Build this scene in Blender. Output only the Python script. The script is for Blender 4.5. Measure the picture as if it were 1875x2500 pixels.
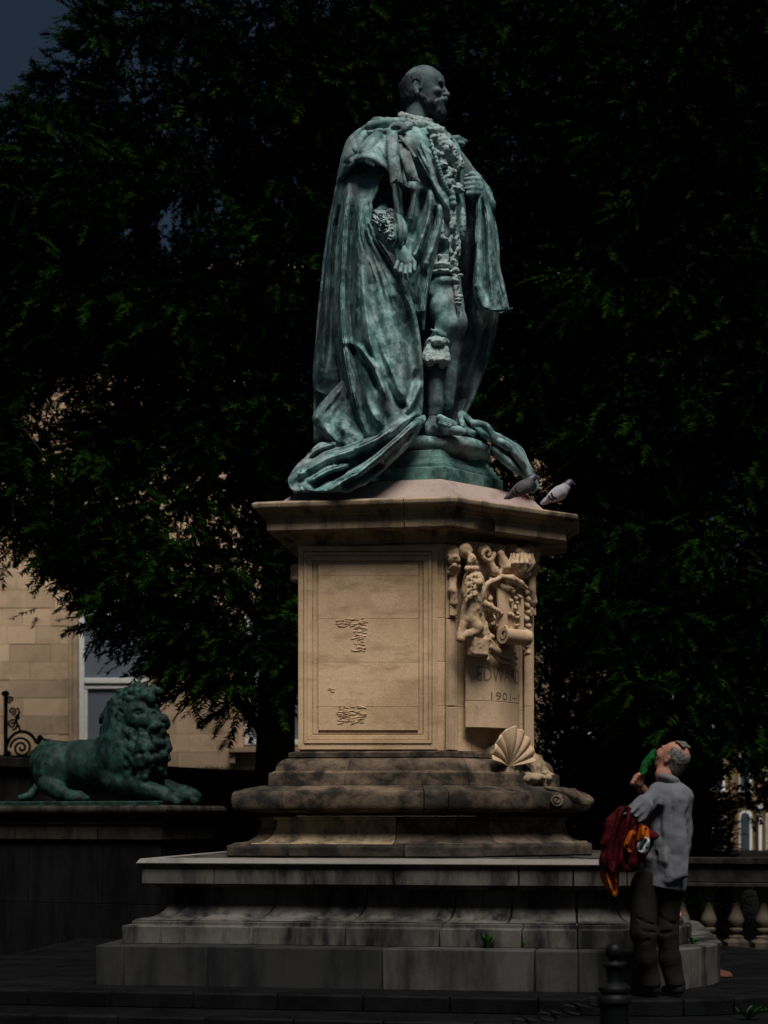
import bpy, bmesh, math, random
import numpy as np
from mathutils import Vector, Matrix

SC = bpy.context.scene
for _o in list(bpy.data.objects):
    bpy.data.objects.remove(_o)
random.seed(7)
RNG = np.random.default_rng(11)

# ------------------------------------------------------------------ camera
FPX, CXP, HZ, CAMZ = 3600.0, 937.5, 2000.0, 1.2      # focal length (photo px), centre column, horizon row, eye height
cam_d = bpy.data.cameras.new('camera')
cam_d.sensor_fit = 'VERTICAL'; cam_d.sensor_height = 24.0; cam_d.sensor_width = 18.0
cam_d.lens = FPX / 2500.0 * 24.0
cam_d.shift_y = (HZ - 1250.0) / 2500.0
cam_d.clip_end = 3000.0
cam_d.dof.use_dof = True; cam_d.dof.focus_distance = 12.0; cam_d.dof.aperture_fstop = 1.2
cam = bpy.data.objects.new('camera', cam_d)
SC.collection.objects.link(cam)
cam.location = (0, 0, CAMZ); cam.rotation_euler = (math.radians(90), 0, 0)
SC.camera = cam

# ------------------------------------------------------------------ sky, sun, exposure (dull dusk-dark overcast)
SUN_EL, SUN_AZ = math.radians(62), math.radians(170)   # azimuth clockwise from +Y
world = bpy.data.worlds.new('World'); SC.world = world; world.use_nodes = True
wn = world.node_tree; bg = wn.nodes['Background']
sky = wn.nodes.new('ShaderNodeTexSky'); sky.sky_type = 'NISHITA'; sky.sun_disc = False
sky.sun_elevation = SUN_EL; sky.sun_rotation = SUN_AZ
sky.air_density = 1.3; sky.dust_density = 1.5; sky.ozone_density = 3.5
wn.links.new(sky.outputs[0], bg.inputs[0]); bg.inputs[1].default_value = 0.0042
sun_d = bpy.data.lights.new('sun', 'SUN'); sun_d.energy = 1.5; sun_d.angle = math.radians(28)
sun_d.color = (1.0, 0.95, 0.88)
sun = bpy.data.objects.new('sun', sun_d); SC.collection.objects.link(sun)
_sd = Vector((math.sin(SUN_AZ) * math.cos(SUN_EL), math.cos(SUN_AZ) * math.cos(SUN_EL), math.sin(SUN_EL)))
sun.rotation_euler = _sd.to_track_quat('Z', 'Y').to_euler(); sun.location = _sd * 60
vs = SC.view_settings
vs.view_transform = 'Standard'; vs.look = 'None'; vs.exposure = 1.48; vs.gamma = 1.0; vs.use_curve_mapping = False

SC.cycles.use_adaptive_sampling = True; SC.cycles.adaptive_threshold = .025
SC.cycles.max_bounces = 4; SC.cycles.diffuse_bounces = 2; SC.cycles.glossy_bounces = 2

# ------------------------------------------------------------------ helpers
def P(px, py, Y):
    """point of the place at depth Y (m from the camera) seen at photo pixel px, py"""
    return np.array([(px - CXP) / FPX * Y, Y, CAMZ + (HZ - py) / FPX * Y])

def wloc(o):
    v = Vector((0, 0, 0))
    while o is not None:
        v += o.location if o.matrix_parent_inverse.translation.length < 1e-9 else o.location + o.matrix_parent_inverse.translation
        o = o.parent
    return v

def link(o, parent=None):
    SC.collection.objects.link(o)
    if parent is not None:
        o.parent = parent
        o.matrix_parent_inverse = Matrix.Translation(-wloc(parent))
    return o

def tag(o, label=None, cat=None, group=None, kind=None):
    for k, v in (('label', label), ('category', cat), ('group', group), ('kind', kind)):
        if v: o[k] = v
    return o

def thing(name, loc, label, cat, group=None):
    o = bpy.data.objects.new(name, None); o.empty_display_size = .2
    o.location = Vector([float(c) for c in loc]); SC.collection.objects.link(o)
    return tag(o, label, cat, group)

def mk(name, V, F, mat, parent=None, smooth=None, bevel=0):
    """mesh object; V (n,3), F int array (m,3|4) or list of tuples; smooth = None flat, angle in degrees, or True"""
    me = bpy.data.meshes.new(name)
    V = np.asarray(V, dtype=np.float32)
    if isinstance(F, np.ndarray):
        n, k = F.shape
        me.vertices.add(len(V)); me.vertices.foreach_set('co', V.ravel())
        me.loops.add(n * k); me.loops.foreach_set('vertex_index', F.astype(np.int32).ravel())
        me.polygons.add(n); me.polygons.foreach_set('loop_start', np.arange(0, n * k, k, dtype=np.int32))
        me.update(calc_edges=True); me.validate()
    else:
        me.from_pydata(V.tolist(), [], F); me.update()
    if smooth is not None:
        me.polygons.foreach_set('use_smooth', np.ones(len(me.polygons), dtype=bool))
        if smooth is not True:
            me.set_sharp_from_angle(angle=math.radians(smooth))
    if mat is not None: me.materials.append(mat)
    o = bpy.data.objects.new(name, me); link(o, parent)
    if bevel:
        b = o.modifiers.new('bevel', 'BEVEL'); b.width = bevel; b.segments = 2; b.limit_method = 'ANGLE'; b.angle_limit = math.radians(40)
    return o

class MB:
    """collects simple shapes into one mesh"""
    def __init__(s): s.V = []; s.F = []
    def add(s, V, F):
        n = len(s.V); s.V += [tuple(map(float, v)) for v in V]; s.F += [tuple(i + n for i in f) for f in F]
    def box(s, lo, hi):
        (a, b, c), (d, e, f) = lo, hi
        s.add([(a,b,c),(d,b,c),(d,e,c),(a,e,c),(a,b,f),(d,b,f),(d,e,f),(a,e,f)],
              [(0,3,2,1),(4,5,6,7),(0,1,5,4),(1,2,6,5),(2,3,7,6),(3,0,4,7)])
    def obox(s, c, ax, ay, az):
        c, ax, ay, az = map(np.asarray, (c, ax, ay, az)); v = []
        for z in (-1, 1):
            for x, y in ((-1,-1),(1,-1),(1,1),(-1,1)): v.append(c + ax*x + ay*y + az*z)
        s.add(v, [(0,3,2,1),(4,5,6,7),(0,1,5,4),(1,2,6,5),(2,3,7,6),(3,0,4,7)])
    def lathe(s, c, prof, n=24, closed=True):
        m = len(prof); v = []; f = []
        for r, z in prof:
            for i in range(n):
                a = 2*math.pi*i/n; v.append((c[0]+r*math.cos(a), c[1]+r*math.sin(a), c[2]+z))
        for j in range(m-1):
            for i in range(n):
                k = (i+1) % n; f.append((j*n+i, j*n+k, (j+1)*n+k, (j+1)*n+i))
        if closed:
            f.append(tuple(reversed(range(n)))); f.append(tuple((m-1)*n+i for i in range(n)))
        s.add(v, f)
    def tube(s, pts, r, n=8, cap=True):
        pts = [np.asarray(p, float) for p in pts]; m = len(pts)
        rr = r if isinstance(r, (list, tuple, np.ndarray)) else [r]*m
        up = np.array([0.13, 0.21, 0.97]); v = []; f = []
        for i, p in enumerate(pts):
            t = pts[min(i+1, m-1)] - pts[max(i-1, 0)]; t = t/(np.linalg.norm(t)+1e-12)
            a = np.cross(t, up); a /= np.linalg.norm(a)+1e-12; b = np.cross(t, a)
            for k in range(n):
                q = 2*math.pi*k/n; v.append(p + rr[i]*(a*math.cos(q)+b*math.sin(q)))
        for i in range(m-1):
            for k in range(n):
                l = (k+1) % n; f.append((i*n+k, i*n+l, (i+1)*n+l, (i+1)*n+k))
        if cap: f.append(tuple(reversed(range(n)))); f.append(tuple((m-1)*n+k for k in range(n)))
        s.add(v, f)
    def obj(s, name, mat, parent=None, smooth=None, bevel=0):
        return mk(name, s.V, s.F, mat, parent, smooth, bevel)

# ---- value noise in numpy
_H = RNG.random(4096).astype(np.float32)
def vnoise(p, f=1.0, seed=0):
    p = np.asarray(p, np.float64)*f + 137.31*seed + 500.0
    i = np.floor(p).astype(np.int64); t = (p - i); t = t*t*(3-2*t)
    def h(a, b, c): return _H[(a*73 + b*1499 + c*2777 + (a*b) % 911 + (b*c) % 613) & 4095]
    x, y, z = i[..., 0], i[..., 1], i[..., 2]; tx, ty, tz = t[..., 0], t[..., 1], t[..., 2]
    def L(a, b, w): return a + (b-a)*w
    return L(L(L(h(x,y,z),h(x+1,y,z),tx), L(h(x,y+1,z),h(x+1,y+1,z),tx), ty),
             L(L(h(x,y,z+1),h(x+1,y,z+1),tx), L(h(x,y+1,z+1),h(x+1,y+1,z+1),tx), ty), tz)*2-1
def fbm(p, f=1.0, n=3, seed=0):
    return sum(vnoise(p, f*2**k, seed+k)*.5**k for k in range(n))

# ---- signed distance modelling: smooth unions of capsules / ellipsoids on a grid, meshed with surface nets
class SDF:
    def __init__(s, lo, hi, h):
        s.lo = np.asarray(lo, float); s.h = h
        s.n = np.ceil((np.asarray(hi, float)-s.lo)/h).astype(int)+1
        s.F = np.full(s.n, 1.0, np.float32)
    def _reg(s, lo, hi):
        a = np.clip(np.floor((np.asarray(lo)-s.lo)/s.h).astype(int), 0, s.n-1)
        b = np.clip(np.ceil((np.asarray(hi)-s.lo)/s.h).astype(int)+1, 1, s.n)
        if np.any(b <= a): return None, None
        g = np.meshgrid(*[s.lo[i]+s.h*np.arange(a[i], b[i]) for i in range(3)], indexing='ij')
        return tuple(slice(a[i], b[i]) for i in range(3)), np.stack(g, -1).astype(np.float32)
    def _mix(s, sl, d, k, op):
        F = s.F[sl]
        if op == 'u':
            if k > 0:
                q = np.clip(.5+.5*(F-d)/k, 0, 1); s.F[sl] = F*(1-q)+d*q - k*q*(1-q)
            else: s.F[sl] = np.minimum(F, d)
        else:
            if k > 0:
                q = np.clip(.5-.5*(F+d)/k, 0, 1); s.F[sl] = F*(1-q)-d*q + k*q*(1-q)
            else: s.F[sl] = np.maximum(F, -d)
    def cap(s, a, b, ra, rb=None, k=.02, op='u'):
        a = np.asarray(a, float); b = np.asarray(b, float); rb = ra if rb is None else rb
        m = max(ra, rb)+k+2.5*s.h
        sl, p = s._reg(np.minimum(a, b)-m, np.maximum(a, b)+m)
        if sl is None: return s
        ab = b-a; L = max(float(ab@ab), 1e-12)
        t = np.clip(((p-a.astype(np.float32))@ab.astype(np.float32))/L, 0, 1)
        d = np.linalg.norm(p-(a+t[..., None]*ab).astype(np.float32), axis=-1)-(ra+(rb-ra)*t)
        s._mix(sl, d, k, op); return s
    def path(s, pts, r, k=.02, op='u'):
        rr = r if isinstance(r, (list, tuple)) else [r]*len(pts)
        for i in range(len(pts)-1): s.cap(pts[i], pts[i+1], rr[i], rr[i+1], k, op)
        return s
    def ell(s, c, r, k=.02, R=None, op='u'):
        c = np.asarray(c, float); r = np.asarray(r, float); R = np.eye(3) if R is None else np.asarray(R)
        ext = np.sqrt(((R*r)**2).sum(1))+k+2.5*s.h
        sl, p = s._reg(c-ext, c+ext)
        if sl is None: return s
        q = (p-c.astype(np.float32))@R.astype(np.float32)
        k0 = np.linalg.norm(q/r, axis=-1); k1 = np.linalg.norm(q/(r*r), axis=-1)+1e-9
        s._mix(sl, (k0*(k0-1)/k1).astype(np.float32), k, op); return s
    def box(s, c, hf, rad=.01, k=.0, R=None, op='u'):
        c = np.asarray(c, float); hf = np.asarray(hf, float); R = np.eye(3) if R is None else np.asarray(R)
        ext = (np.abs(R)*hf).sum(1)+k+2.5*s.h
        sl, p = s._reg(c-ext, c+ext)
        if sl is None: return s
        q = np.abs((p-c.astype(np.float32))@R.astype(np.float32))-(hf-rad)
        d = np.linalg.norm(np.maximum(q, 0), axis=-1)+np.minimum(q.max(-1), 0)-rad
        s._mix(sl, d.astype(np.float32), k, op); return s
    def rough(s, lo, hi, amp, f, n=2, seed=0, stretch=(1, 1, 1)):
        sl, p = s._reg(lo, hi)
        if sl is None: return s
        lo = np.asarray(lo); hi = np.asarray(hi); c = (lo+hi)/2; hs = (hi-lo)/2
        w = np.clip((1-np.abs((p-c)/hs).max(-1))*4, 0, 1)
        near = np.abs(s.F[sl]) < 4*amp+3*s.h
        nz = np.zeros(near.shape, np.float32); nz[near] = fbm(p[near]*np.asarray(stretch), f, n, seed)
        s.F[sl] += (amp*nz*w).astype(np.float32); return s
    def mesh(s, name, mat, parent=None, disp=None, M=None):
        F = s.F; F[0]=F[-1]=1; F[:,0]=F[:,-1]=1; F[:,:,0]=F[:,:,-1]=1
        S = F < 0; c = np.zeros(np.array(S.shape)-1, np.int8)
        for o in np.ndindex(2, 2, 2): c += S[o[0]:S.shape[0]-1+o[0], o[1]:S.shape[1]-1+o[1], o[2]:S.shape[2]-1+o[2]]
        act = (c > 0) & (c < 8); idx = np.argwhere(act); N = len(idx)
        acc = np.zeros((N, 3)); cnt = np.zeros(N)
        for ax in range(3):
            for o in np.ndindex(2, 2, 2):
                if o[ax]: continue
                o1 = np.array(o); o2 = o1.copy(); o2[ax] = 1
                f1 = F[tuple((idx+o1).T)]; f2 = F[tuple((idx+o2).T)]; m = (f1 < 0) != (f2 < 0)
                t = f1[m]/(f1[m]-f2[m]); acc[m] += o1+t[:, None]*(o2-o1); cnt[m] += 1
        V = s.lo+(idx+acc/cnt[:, None])*s.h
        ids = np.full(act.shape, -1, np.int64); ids[act] = np.arange(N)
        Q = []
        for ax in range(3):
            b, d = (ax+1) % 3, (ax+2) % 3
            sl0 = [slice(None)]*3; sl1 = [slice(None)]*3; sl0[ax] = slice(0, -1); sl1[ax] = slice(1, None)
            A = S[tuple(sl0)]; B = S[tuple(sl1)]; e = np.argwhere(A != B)
            e = e[(e[:, b] > 0) & (e[:, d] > 0) & (e[:, b] < S.shape[b]-1) & (e[:, d] < S.shape[d]-1)]
            ins = A[tuple(e.T)]
            def cell(ob, od):
                q = e.copy(); q[:, b] -= ob; q[:, d] -= od; return ids[tuple(q.T)]
            q = np.stack([cell(1, 1), cell(0, 1), cell(0, 0), cell(1, 0)], 1)
            q[~ins] = q[~ins][:, ::-1]; Q.append(q)
        Q = np.concatenate(Q); Q = Q[(Q >= 0).all(1)]
        if disp is not None: V = disp(V)
        if M is not None:
            A = np.array(M); V = V@A[:3, :3].T+A[:3, 3]
        return mk(name, V, Q, mat, parent, smooth=True)

def rot(ax, deg):
    return np.array(Matrix.Rotation(math.radians(deg), 3, ax))

# ---- draped sheets: control rows of (px, py, d) -> smooth grid; ridge lines raise or sink it towards the viewer side
def _cr(A, n):
    """Catmull-Rom resample of A (m, ...) along axis 0 to n"""
    A = np.asarray(A, float); m = len(A); t = np.linspace(0, m-1, n); i = np.clip(np.floor(t).astype(int), 0, m-2); u = t-i
    u = u.reshape((-1,)+(1,)*(A.ndim-1))
    ext = np.concatenate([[2*A[0]-A[1]], A, [2*A[-1]-A[-2]]])
    p0, p1, p2, p3 = ext[i], ext[i+1], ext[i+2], ext[i+3]
    return .5*((2*p1)+(-p0+p2)*u+(2*p0-5*p1+4*p2-p3)*u*u+(-p0+3*p1-3*p2+p3)*u**3)

def polydist(X, Y, pts):
    """distance to a polyline and the normalised position along it"""
    pts = np.asarray(pts, float); best = np.full(X.shape, 1e9); par = np.zeros(X.shape); m = len(pts)-1
    for i in range(m):
        a, b = pts[i], pts[i+1]; ab = b-a; L = ab@ab+1e-9
        t = np.clip(((X-a[0])*ab[0]+(Y-a[1])*ab[1])/L, 0, 1)
        d = np.hypot(X-a[0]-t*ab[0], Y-a[1]-t*ab[1]); k = d < best
        best = np.where(k, d, best); par = np.where(k, (i+t)/m, par)
    return best, par

def sheet(name, rows, nu, nv, Y0, mat, parent=None, ridges=(), thick=.02, rough=(.006, 8.0), minor=0, mseed=1):
    """rows: equal-length lists of (px, py, d) ; d = metres nearer than depth Y0. ridges: (pts, width px, height m[, fade])"""
    m = max(len(r) for r in rows)
    A = np.stack([_cr(np.array(r, float), m) if len(r) != m else np.array(r, float) for r in rows])
    G = _cr(A, nv); G = np.swapaxes(_cr(np.swapaxes(G, 0, 1), nu), 0, 1)       # nv, nu, 3
    X, Yp, D = G[..., 0], G[..., 1], G[..., 2].copy()
    for r in ridges:
        pts, w, h = r[:3]; fade = r[3] if len(r) > 3 else .15
        dd, t = polydist(X, Yp, pts)
        env = np.clip(np.minimum(t, 1-t)/max(fade, 1e-3), 0, 1) if fade > 0 else 1.0
        D += 1.3*h*np.exp(-(dd/w)**2)*env
    mr = random.Random(mseed)
    for k in range(minor):                                             # small secondary folds running down the cloth
        u0 = mr.uniform(.04, .96); du = mr.uniform(-.14, .14); v0 = mr.uniform(0, .6); v1 = min(1., v0+mr.uniform(.18, .5)); pts = []
        for q in np.linspace(v0, v1, 7):
            i_, j_ = int(q*(nv-1)), int(np.clip(u0+du*(q-v0)/(v1-v0)+.012*math.sin(9*q+k), 0, 1)*(nu-1)); pts.append((X[i_, j_], Yp[i_, j_]))
        dd, t = polydist(X, Yp, pts); D += mr.choice((-.026, -.02, .014, .02))*np.exp(-(dd/mr.uniform(3.0, 6.0))**2)*np.clip(np.minimum(t, 1-t)/.3, 0, 1)
    Y = Y0-D
    V = np.stack([(X-CXP)/FPX*Y, Y, CAMZ+(HZ-Yp)/FPX*Y], -1).reshape(-1, 3)
    if rough:
        V[:, 1] += rough[0]*fbm(V, rough[1], 3, 3)+.35*rough[0]*fbm(V, rough[1]*5, 2, 5)
    i = np.arange(nv-1)[:, None]*nu+np.arange(nu-1)[None]
    Q = np.stack([i, i+nu, i+nu+1, i+1], -1).reshape(-1, 4)
    o = mk(name, V, Q, mat, parent, smooth=True)
    if thick:
        s = o.modifiers.new('thickness', 'SOLIDIFY'); s.thickness = thick; s.offset = -1
    return o

# ------------------------------------------------------------------ procedural materials
def nodes(name):
    m = bpy.data.materials.new(name); m.use_nodes = True
    t = m.node_tree; b = t.nodes['Principled BSDF']
    return m, t, b
def N(t, typ, **kw):
    n = t.nodes.new(typ)
    for k, v in kw.items():
        if k.startswith('i_'): n.inputs[k[2:].replace('_', ' ')].default_value = v
        else: setattr(n, k, v)
    return n
def coords(t, scale=(1, 1, 1)):
    g = N(t, 'ShaderNodeTexCoord'); mp = N(t, 'ShaderNodeMapping'); mp.inputs['Scale'].default_value = scale
    t.links.new(g.outputs['Object'], mp.inputs[0]); return mp.outputs[0]
def noise_n(t, vec, scale, detail=5, rough=.55):
    n = N(t, 'ShaderNodeTexNoise'); n.inputs['Scale'].default_value = scale; n.inputs['Detail'].default_value = detail
    n.inputs['Roughness'].default_value = rough; t.links.new(vec, n.inputs['Vector']); return n.outputs['Fac']
def ramp(t, fac, stops):
    r = N(t, 'ShaderNodeValToRGB'); e = r.color_ramp.elements
    while len(e) < len(stops): e.new(.5)
    for el, (p, c) in zip(e, stops):
        el.position = p; el.color = (*c, 1) if len(c) == 3 else c
    t.links.new(fac, r.inputs[0]); return r.outputs[0]
def mixc(t, fac, a, b, mode='MIX'):
    n = N(t, 'ShaderNodeMix', data_type='RGBA', blend_type=mode)
    for s, v in ((0, fac), (6, a), (7, b)):
        if hasattr(v, 'is_output'): t.links.new(v, n.inputs[s])
        else: n.inputs[s].default_value = v if not isinstance(v, tuple) else (*v, 1)
    return n.outputs[2]
def bump(t, b, fac, strength=.4, dist=.01):
    n = N(t, 'ShaderNodeBump'); n.inputs['Strength'].default_value = strength; n.inputs['Distance'].default_value = dist
    t.links.new(fac, n.inputs['Height']); t.links.new(n.outputs[0], b.inputs['Normal'])
def rnd(t, lo, hi):
    o = N(t, 'ShaderNodeObjectInfo'); m = N(t, 'ShaderNodeMapRange'); m.inputs[3].default_value = lo; m.inputs[4].default_value = hi
    t.links.new(o.outputs['Random'], m.inputs[0]); return m.outputs[0]
def scalec(t, col, fac):
    n = N(t, 'ShaderNodeVectorMath', operation='SCALE'); t.links.new(col, n.inputs[0]); t.links.new(fac, n.inputs['Scale']); return n.outputs[0]

def stone(name, c1, c2, dirt, dirt_lo=.45, dirt_hi=.7, streak=(5, 5, .7), var=.12, rough=.9, fine=60, bstr=.35, blotch=.55):
    m, t, b = nodes(name)
    v = coords(t); vs_ = coords(t, streak)
    base = mixc(t, ramp(t, noise_n(t, v, 2.2, 6), [(.35, (0, 0, 0)), (.65, (1, 1, 1))]), c1, c2)
    grain = noise_n(t, v, fine, 6, .7)
    base = mixc(t, .35, base, ramp(t, grain, [(.3, tuple(x*.55 for x in c1)), (.7, tuple(min(1, x*1.35) for x in c1))]))
    d1 = ramp(t, noise_n(t, vs_, 2.0, 6, .65), [(dirt_lo, (0, 0, 0)), (dirt_hi, (1, 1, 1))])
    base = mixc(t, d1, base, dirt)
    d2 = ramp(t, noise_n(t, v, 1.1, 8, .7), [(.50, (0, 0, 0)), (.72, (blotch, blotch, blotch))])
    base = mixc(t, d2, base, tuple(x*.55 for x in dirt))
    base = scalec(t, base, rnd(t, 1-var, 1+var))
    t.links.new(base, b.inputs['Base Color']); b.inputs['Roughness'].default_value = rough
    b.inputs['Specular IOR Level'].default_value = .05
    h = mixc(t, .5, noise_n(t, v, 14, 6, .7), grain)
    bump(t, b, h, bstr, .012); return m

def plain(name, c, rough=.7, var=0.0, nscale=0, c2=None, spec=.08, metal=0, bstr=0, stretch=(1, 1, 1), lohi=(.35, .65)):
    m, t, b = nodes(name); v = coords(t, stretch)
    if nscale:
        f = noise_n(t, v, nscale, 5, .6)
        col = mixc(t, ramp(t, f, [(lohi[0], (0, 0, 0)), (lohi[1], (1, 1, 1))]), c, c2 or tuple(x*.6 for x in c))
        if var: col = scalec(t, col, rnd(t, 1-var, 1+var))
        t.links.new(col, b.inputs['Base Color'])
        if bstr: bump(t, b, noise_n(t, v, nscale*4, 5, .6), bstr, .01)
    else: b.inputs['Base Color'].default_value = (*c, 1)
    b.inputs['Roughness'].default_value = rough; b.inputs['Specular IOR Level'].default_value = spec; b.inputs['Metallic'].default_value = metal
    return m

def bronze(name, light, mid, dark, pink, bias=0.0, lace=False):
    m, t, b = nodes(name)
    v = coords(t); st = coords(t, (1.6, 1.6, .45))
    f1 = noise_n(t, st, 3.0, 8, .68); f2 = noise_n(t, v, 9, 6, .7); f3 = noise_n(t, v, 2.1, 4, .6)
    c = mixc(t, ramp(t, f1, [(.36-bias, (0, 0, 0)), (.60-bias, (1, 1, 1))]), dark, mid)
    c = mixc(t, ramp(t, f2, [(.44-bias, (0, 0, 0)), (.66-bias, (.9, .9, .9))]), c, light)
    c = mixc(t, ramp(t, f3, [(.48, (0, 0, 0)), (.74, (.8, .8, .8))]), c, pink)
    t.links.new(c, b.inputs['Base Color']); b.inputs['Roughness'].default_value = .62
    b.inputs['Specular IOR Level'].default_value = .16
    hgt = noise_n(t, v, 45, 6, .7); st_ = .25
    if lace:
        w = N(t, 'ShaderNodeTexVoronoi', feature='SMOOTH_F1'); w.inputs['Scale'].default_value = 34; t.links.new(v, w.inputs['Vector'])
        hgt = mixc(t, .45, w.outputs['Distance'], noise_n(t, v, 26, 5, .75)); st_ = 1.0
    bump(t, b, hgt, st_, .03 if lace else .008); return m

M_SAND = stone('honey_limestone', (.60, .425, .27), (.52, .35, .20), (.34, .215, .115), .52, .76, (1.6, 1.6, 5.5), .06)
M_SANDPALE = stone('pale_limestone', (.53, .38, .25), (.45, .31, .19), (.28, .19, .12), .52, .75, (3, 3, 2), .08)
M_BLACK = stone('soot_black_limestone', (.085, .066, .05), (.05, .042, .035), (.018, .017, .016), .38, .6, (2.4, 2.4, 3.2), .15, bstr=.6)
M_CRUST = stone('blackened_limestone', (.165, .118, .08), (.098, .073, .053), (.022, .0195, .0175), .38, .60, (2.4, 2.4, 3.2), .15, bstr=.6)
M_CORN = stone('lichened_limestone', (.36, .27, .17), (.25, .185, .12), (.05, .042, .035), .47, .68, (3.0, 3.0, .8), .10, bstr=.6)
M_LEAD = stone('pinkish_weathered_capping', (.34, .26, .235), (.28, .215, .19), (.20, .145, .13), .5, .8, (2, 2, 2), .05, bstr=.2)
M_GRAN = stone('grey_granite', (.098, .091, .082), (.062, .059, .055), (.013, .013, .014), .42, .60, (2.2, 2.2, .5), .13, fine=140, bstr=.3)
M_GRANLOW = stone('stained_falloff_dark_granite', (.026, .026, .026), (.020, .0205, .021), (.010, .0105, .0115), .46, .68, (2.2, 2.2, .5), .15, fine=140, bstr=.3)
M_PAVE = stone('falloff_dark_paving', (.006, .0065, .0075), (.004, .0045, .0052), (.002, .002, .0025), .4, .65, (2, 2, 2), .18, rough=.6, bstr=.5)  # near black: the foreground's light fall-off put into the paving colour
M_GROUND = stone('dark_ground', (.006, .006, .006), (.0045, .0045, .0045), (.0025, .0025, .0025), .4, .6, (1, 1, 1), 0, rough=.8)
M_ASHLAR = stone('bath_stone_ashlar', (.60, .43, .295), (.51, .36, .24), (.38, .255, .16), .55, .8, (1, 1, 1.5), .2, bstr=.25)
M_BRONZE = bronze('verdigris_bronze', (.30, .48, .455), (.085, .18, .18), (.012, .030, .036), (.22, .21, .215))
M_LACE = bronze('chased_bronze_lace', (.36, .47, .45), (.20, .30, .29), (.02, .035, .04), (.32, .30, .30), .06, True)
M_BRHEAD = bronze('patina_and_shade_bronze', (.12, .19, .195), (.042, .080, .090), (.010, .023, .031), (.10, .115, .118), -.02)
M_BRHAIR = bronze('black_bronze', (.022, .038, .046), (.010, .019, .025), (.004, .007, .010), (.022, .022, .024))
M_BRDARK = bronze('shaded_side_bronze', (.085, .15, .155), (.028, .058, .066), (.008, .016, .021), (.07, .07, .075))  # lining and back tone: unwashed patina with the shade put into the colour
M_BRBASE = bronze('green_bronze', (.12, .25, .215), (.065, .15, .135), (.02, .045, .043), (.13, .15, .14))
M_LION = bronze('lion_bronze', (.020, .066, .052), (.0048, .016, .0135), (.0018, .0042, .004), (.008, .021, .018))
M_IRON = plain('black_iron', (.0035, .004, .0045), .5, spec=.10)
M_BARK = plain('dark_bark', (.020, .016, .012), .95, nscale=8, c2=(.010, .008, .006), bstr=.6, stretch=(1, 1, .2))
# ------------------------------------------------------------------ monument frame: u along its side face, v into depth
RT = math.radians(8.0)
OX, OY = 0.25, 12.45
UU = np.array([math.cos(RT), -math.sin(RT)]); VV = np.array([math.sin(RT), math.cos(RT)])
def uv(u, v, z): return np.array([OX+u*UU[0]+v*VV[0], OY+u*UU[1]+v*VV[1], z])
def u_at(px, v):
    t = (px-CXP)/FPX
    return (t*(OY+v*VV[1])-OX-v*VV[0])/(UU[0]-t*UU[1])
def y_at(px, v): return OY+u_at(px, v)*UU[1]+v*VV[1]
def z_at(py, v, px=940): return CAMZ+(HZ-py)/FPX*y_at(px, v)
def px_of(u, v):
    p = uv(u, v, 0); return CXP+p[0]/p[1]*FPX

class Plan:
    """closed outline (ccw in u,v) with mitred offsetting; s = edge index + fraction"""
    def __init__(self, pts):
        self.p = np.array(pts, float); n = len(pts); self.n = n
        e = np.roll(self.p, -1, 0)-self.p; e /= np.linalg.norm(e, axis=1)[:, None]
        nr = np.stack([e[:, 1], -e[:, 0]], 1); self.nr = nr
        a = np.roll(nr, 1, 0); self.m = (a+nr)/(1+(a*nr).sum(1))[:, None]
    def at(self, s):
        i = int(math.floor(s+1e-9)); f = s-i
        if f < 1e-7: f = 0
        i %= self.n; j = (i+1) % self.n
        return self.p[i]*(1-f)+self.p[j]*f, self.m[i]*(1-f)+self.m[j]*f
    def span(self, s0, s1):
        k = [s0]+[float(i) for i in range(int(math.floor(s0))+1, int(math.ceil(s1-1e-9))) if s0+1e-6 < i < s1-1e-6]+[s1]
        return [self.at(s) for s in k]
    def s_px(self, edge, px, off=0):
        """parameter on an edge whose offset point is seen at column px"""
        a, b = self.p[edge]+off*self.m[edge], self.p[(edge+1) % self.n]+off*self.m[(edge+1) % self.n]
        lo, hi = 0., 1.
        for _ in range(40):
            q = (lo+hi)/2; c = a+(b-a)*q
            if (px_of(*c) < px): lo = q
            else: hi = q
        return edge+(lo+hi)/2

def sweep(name, plan, prof, s0, s1, mat, parent, inner=.25, smooth=30, bevel=.005, gap=.0025):
    """one stone: the profile (offset, z) carried along the outline from s0 to s1, closed at both ends and at the back"""
    sp = plan.span(s0, s1)
    ino = min(o for o, z in prof)-inner
    pr = [(ino, prof[0][1])]+list(prof)+[(ino, prof[-1][1])]; m = len(pr)
    pts = [p for p, _ in sp]
    V = []
    for i, (p, mm) in enumerate(sp):
        sh = np.zeros(2)
        if i == 0: d = pts[1]-pts[0]; sh = d/np.linalg.norm(d)*gap
        if i == len(sp)-1: d = pts[-2]-pts[-1]; sh = d/np.linalg.norm(d)*gap
        for o, z in pr:
            q = p+mm*o+sh; V.append(uv(q[0], q[1], z))
    F = []
    for i in range(len(sp)-1):
        for j in range(m):
            k = (j+1) % m; F.append((i*m+j, (i+1)*m+j, (i+1)*m+k, i*m+k))
    F.append(tuple(range(m))[::-1] if False else tuple(range(m))); F.append(tuple((len(sp)-1)*m+j for j in reversed(range(m))))
    o = mk(name, V, F, mat, parent, smooth=smooth, bevel=bevel)
    me = o.data; bm = bmesh.new(); bm.from_mesh(me); bmesh.ops.recalc_face_normals(bm, faces=bm.faces); bm.to_mesh(me); bm.free()
    return o

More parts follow.
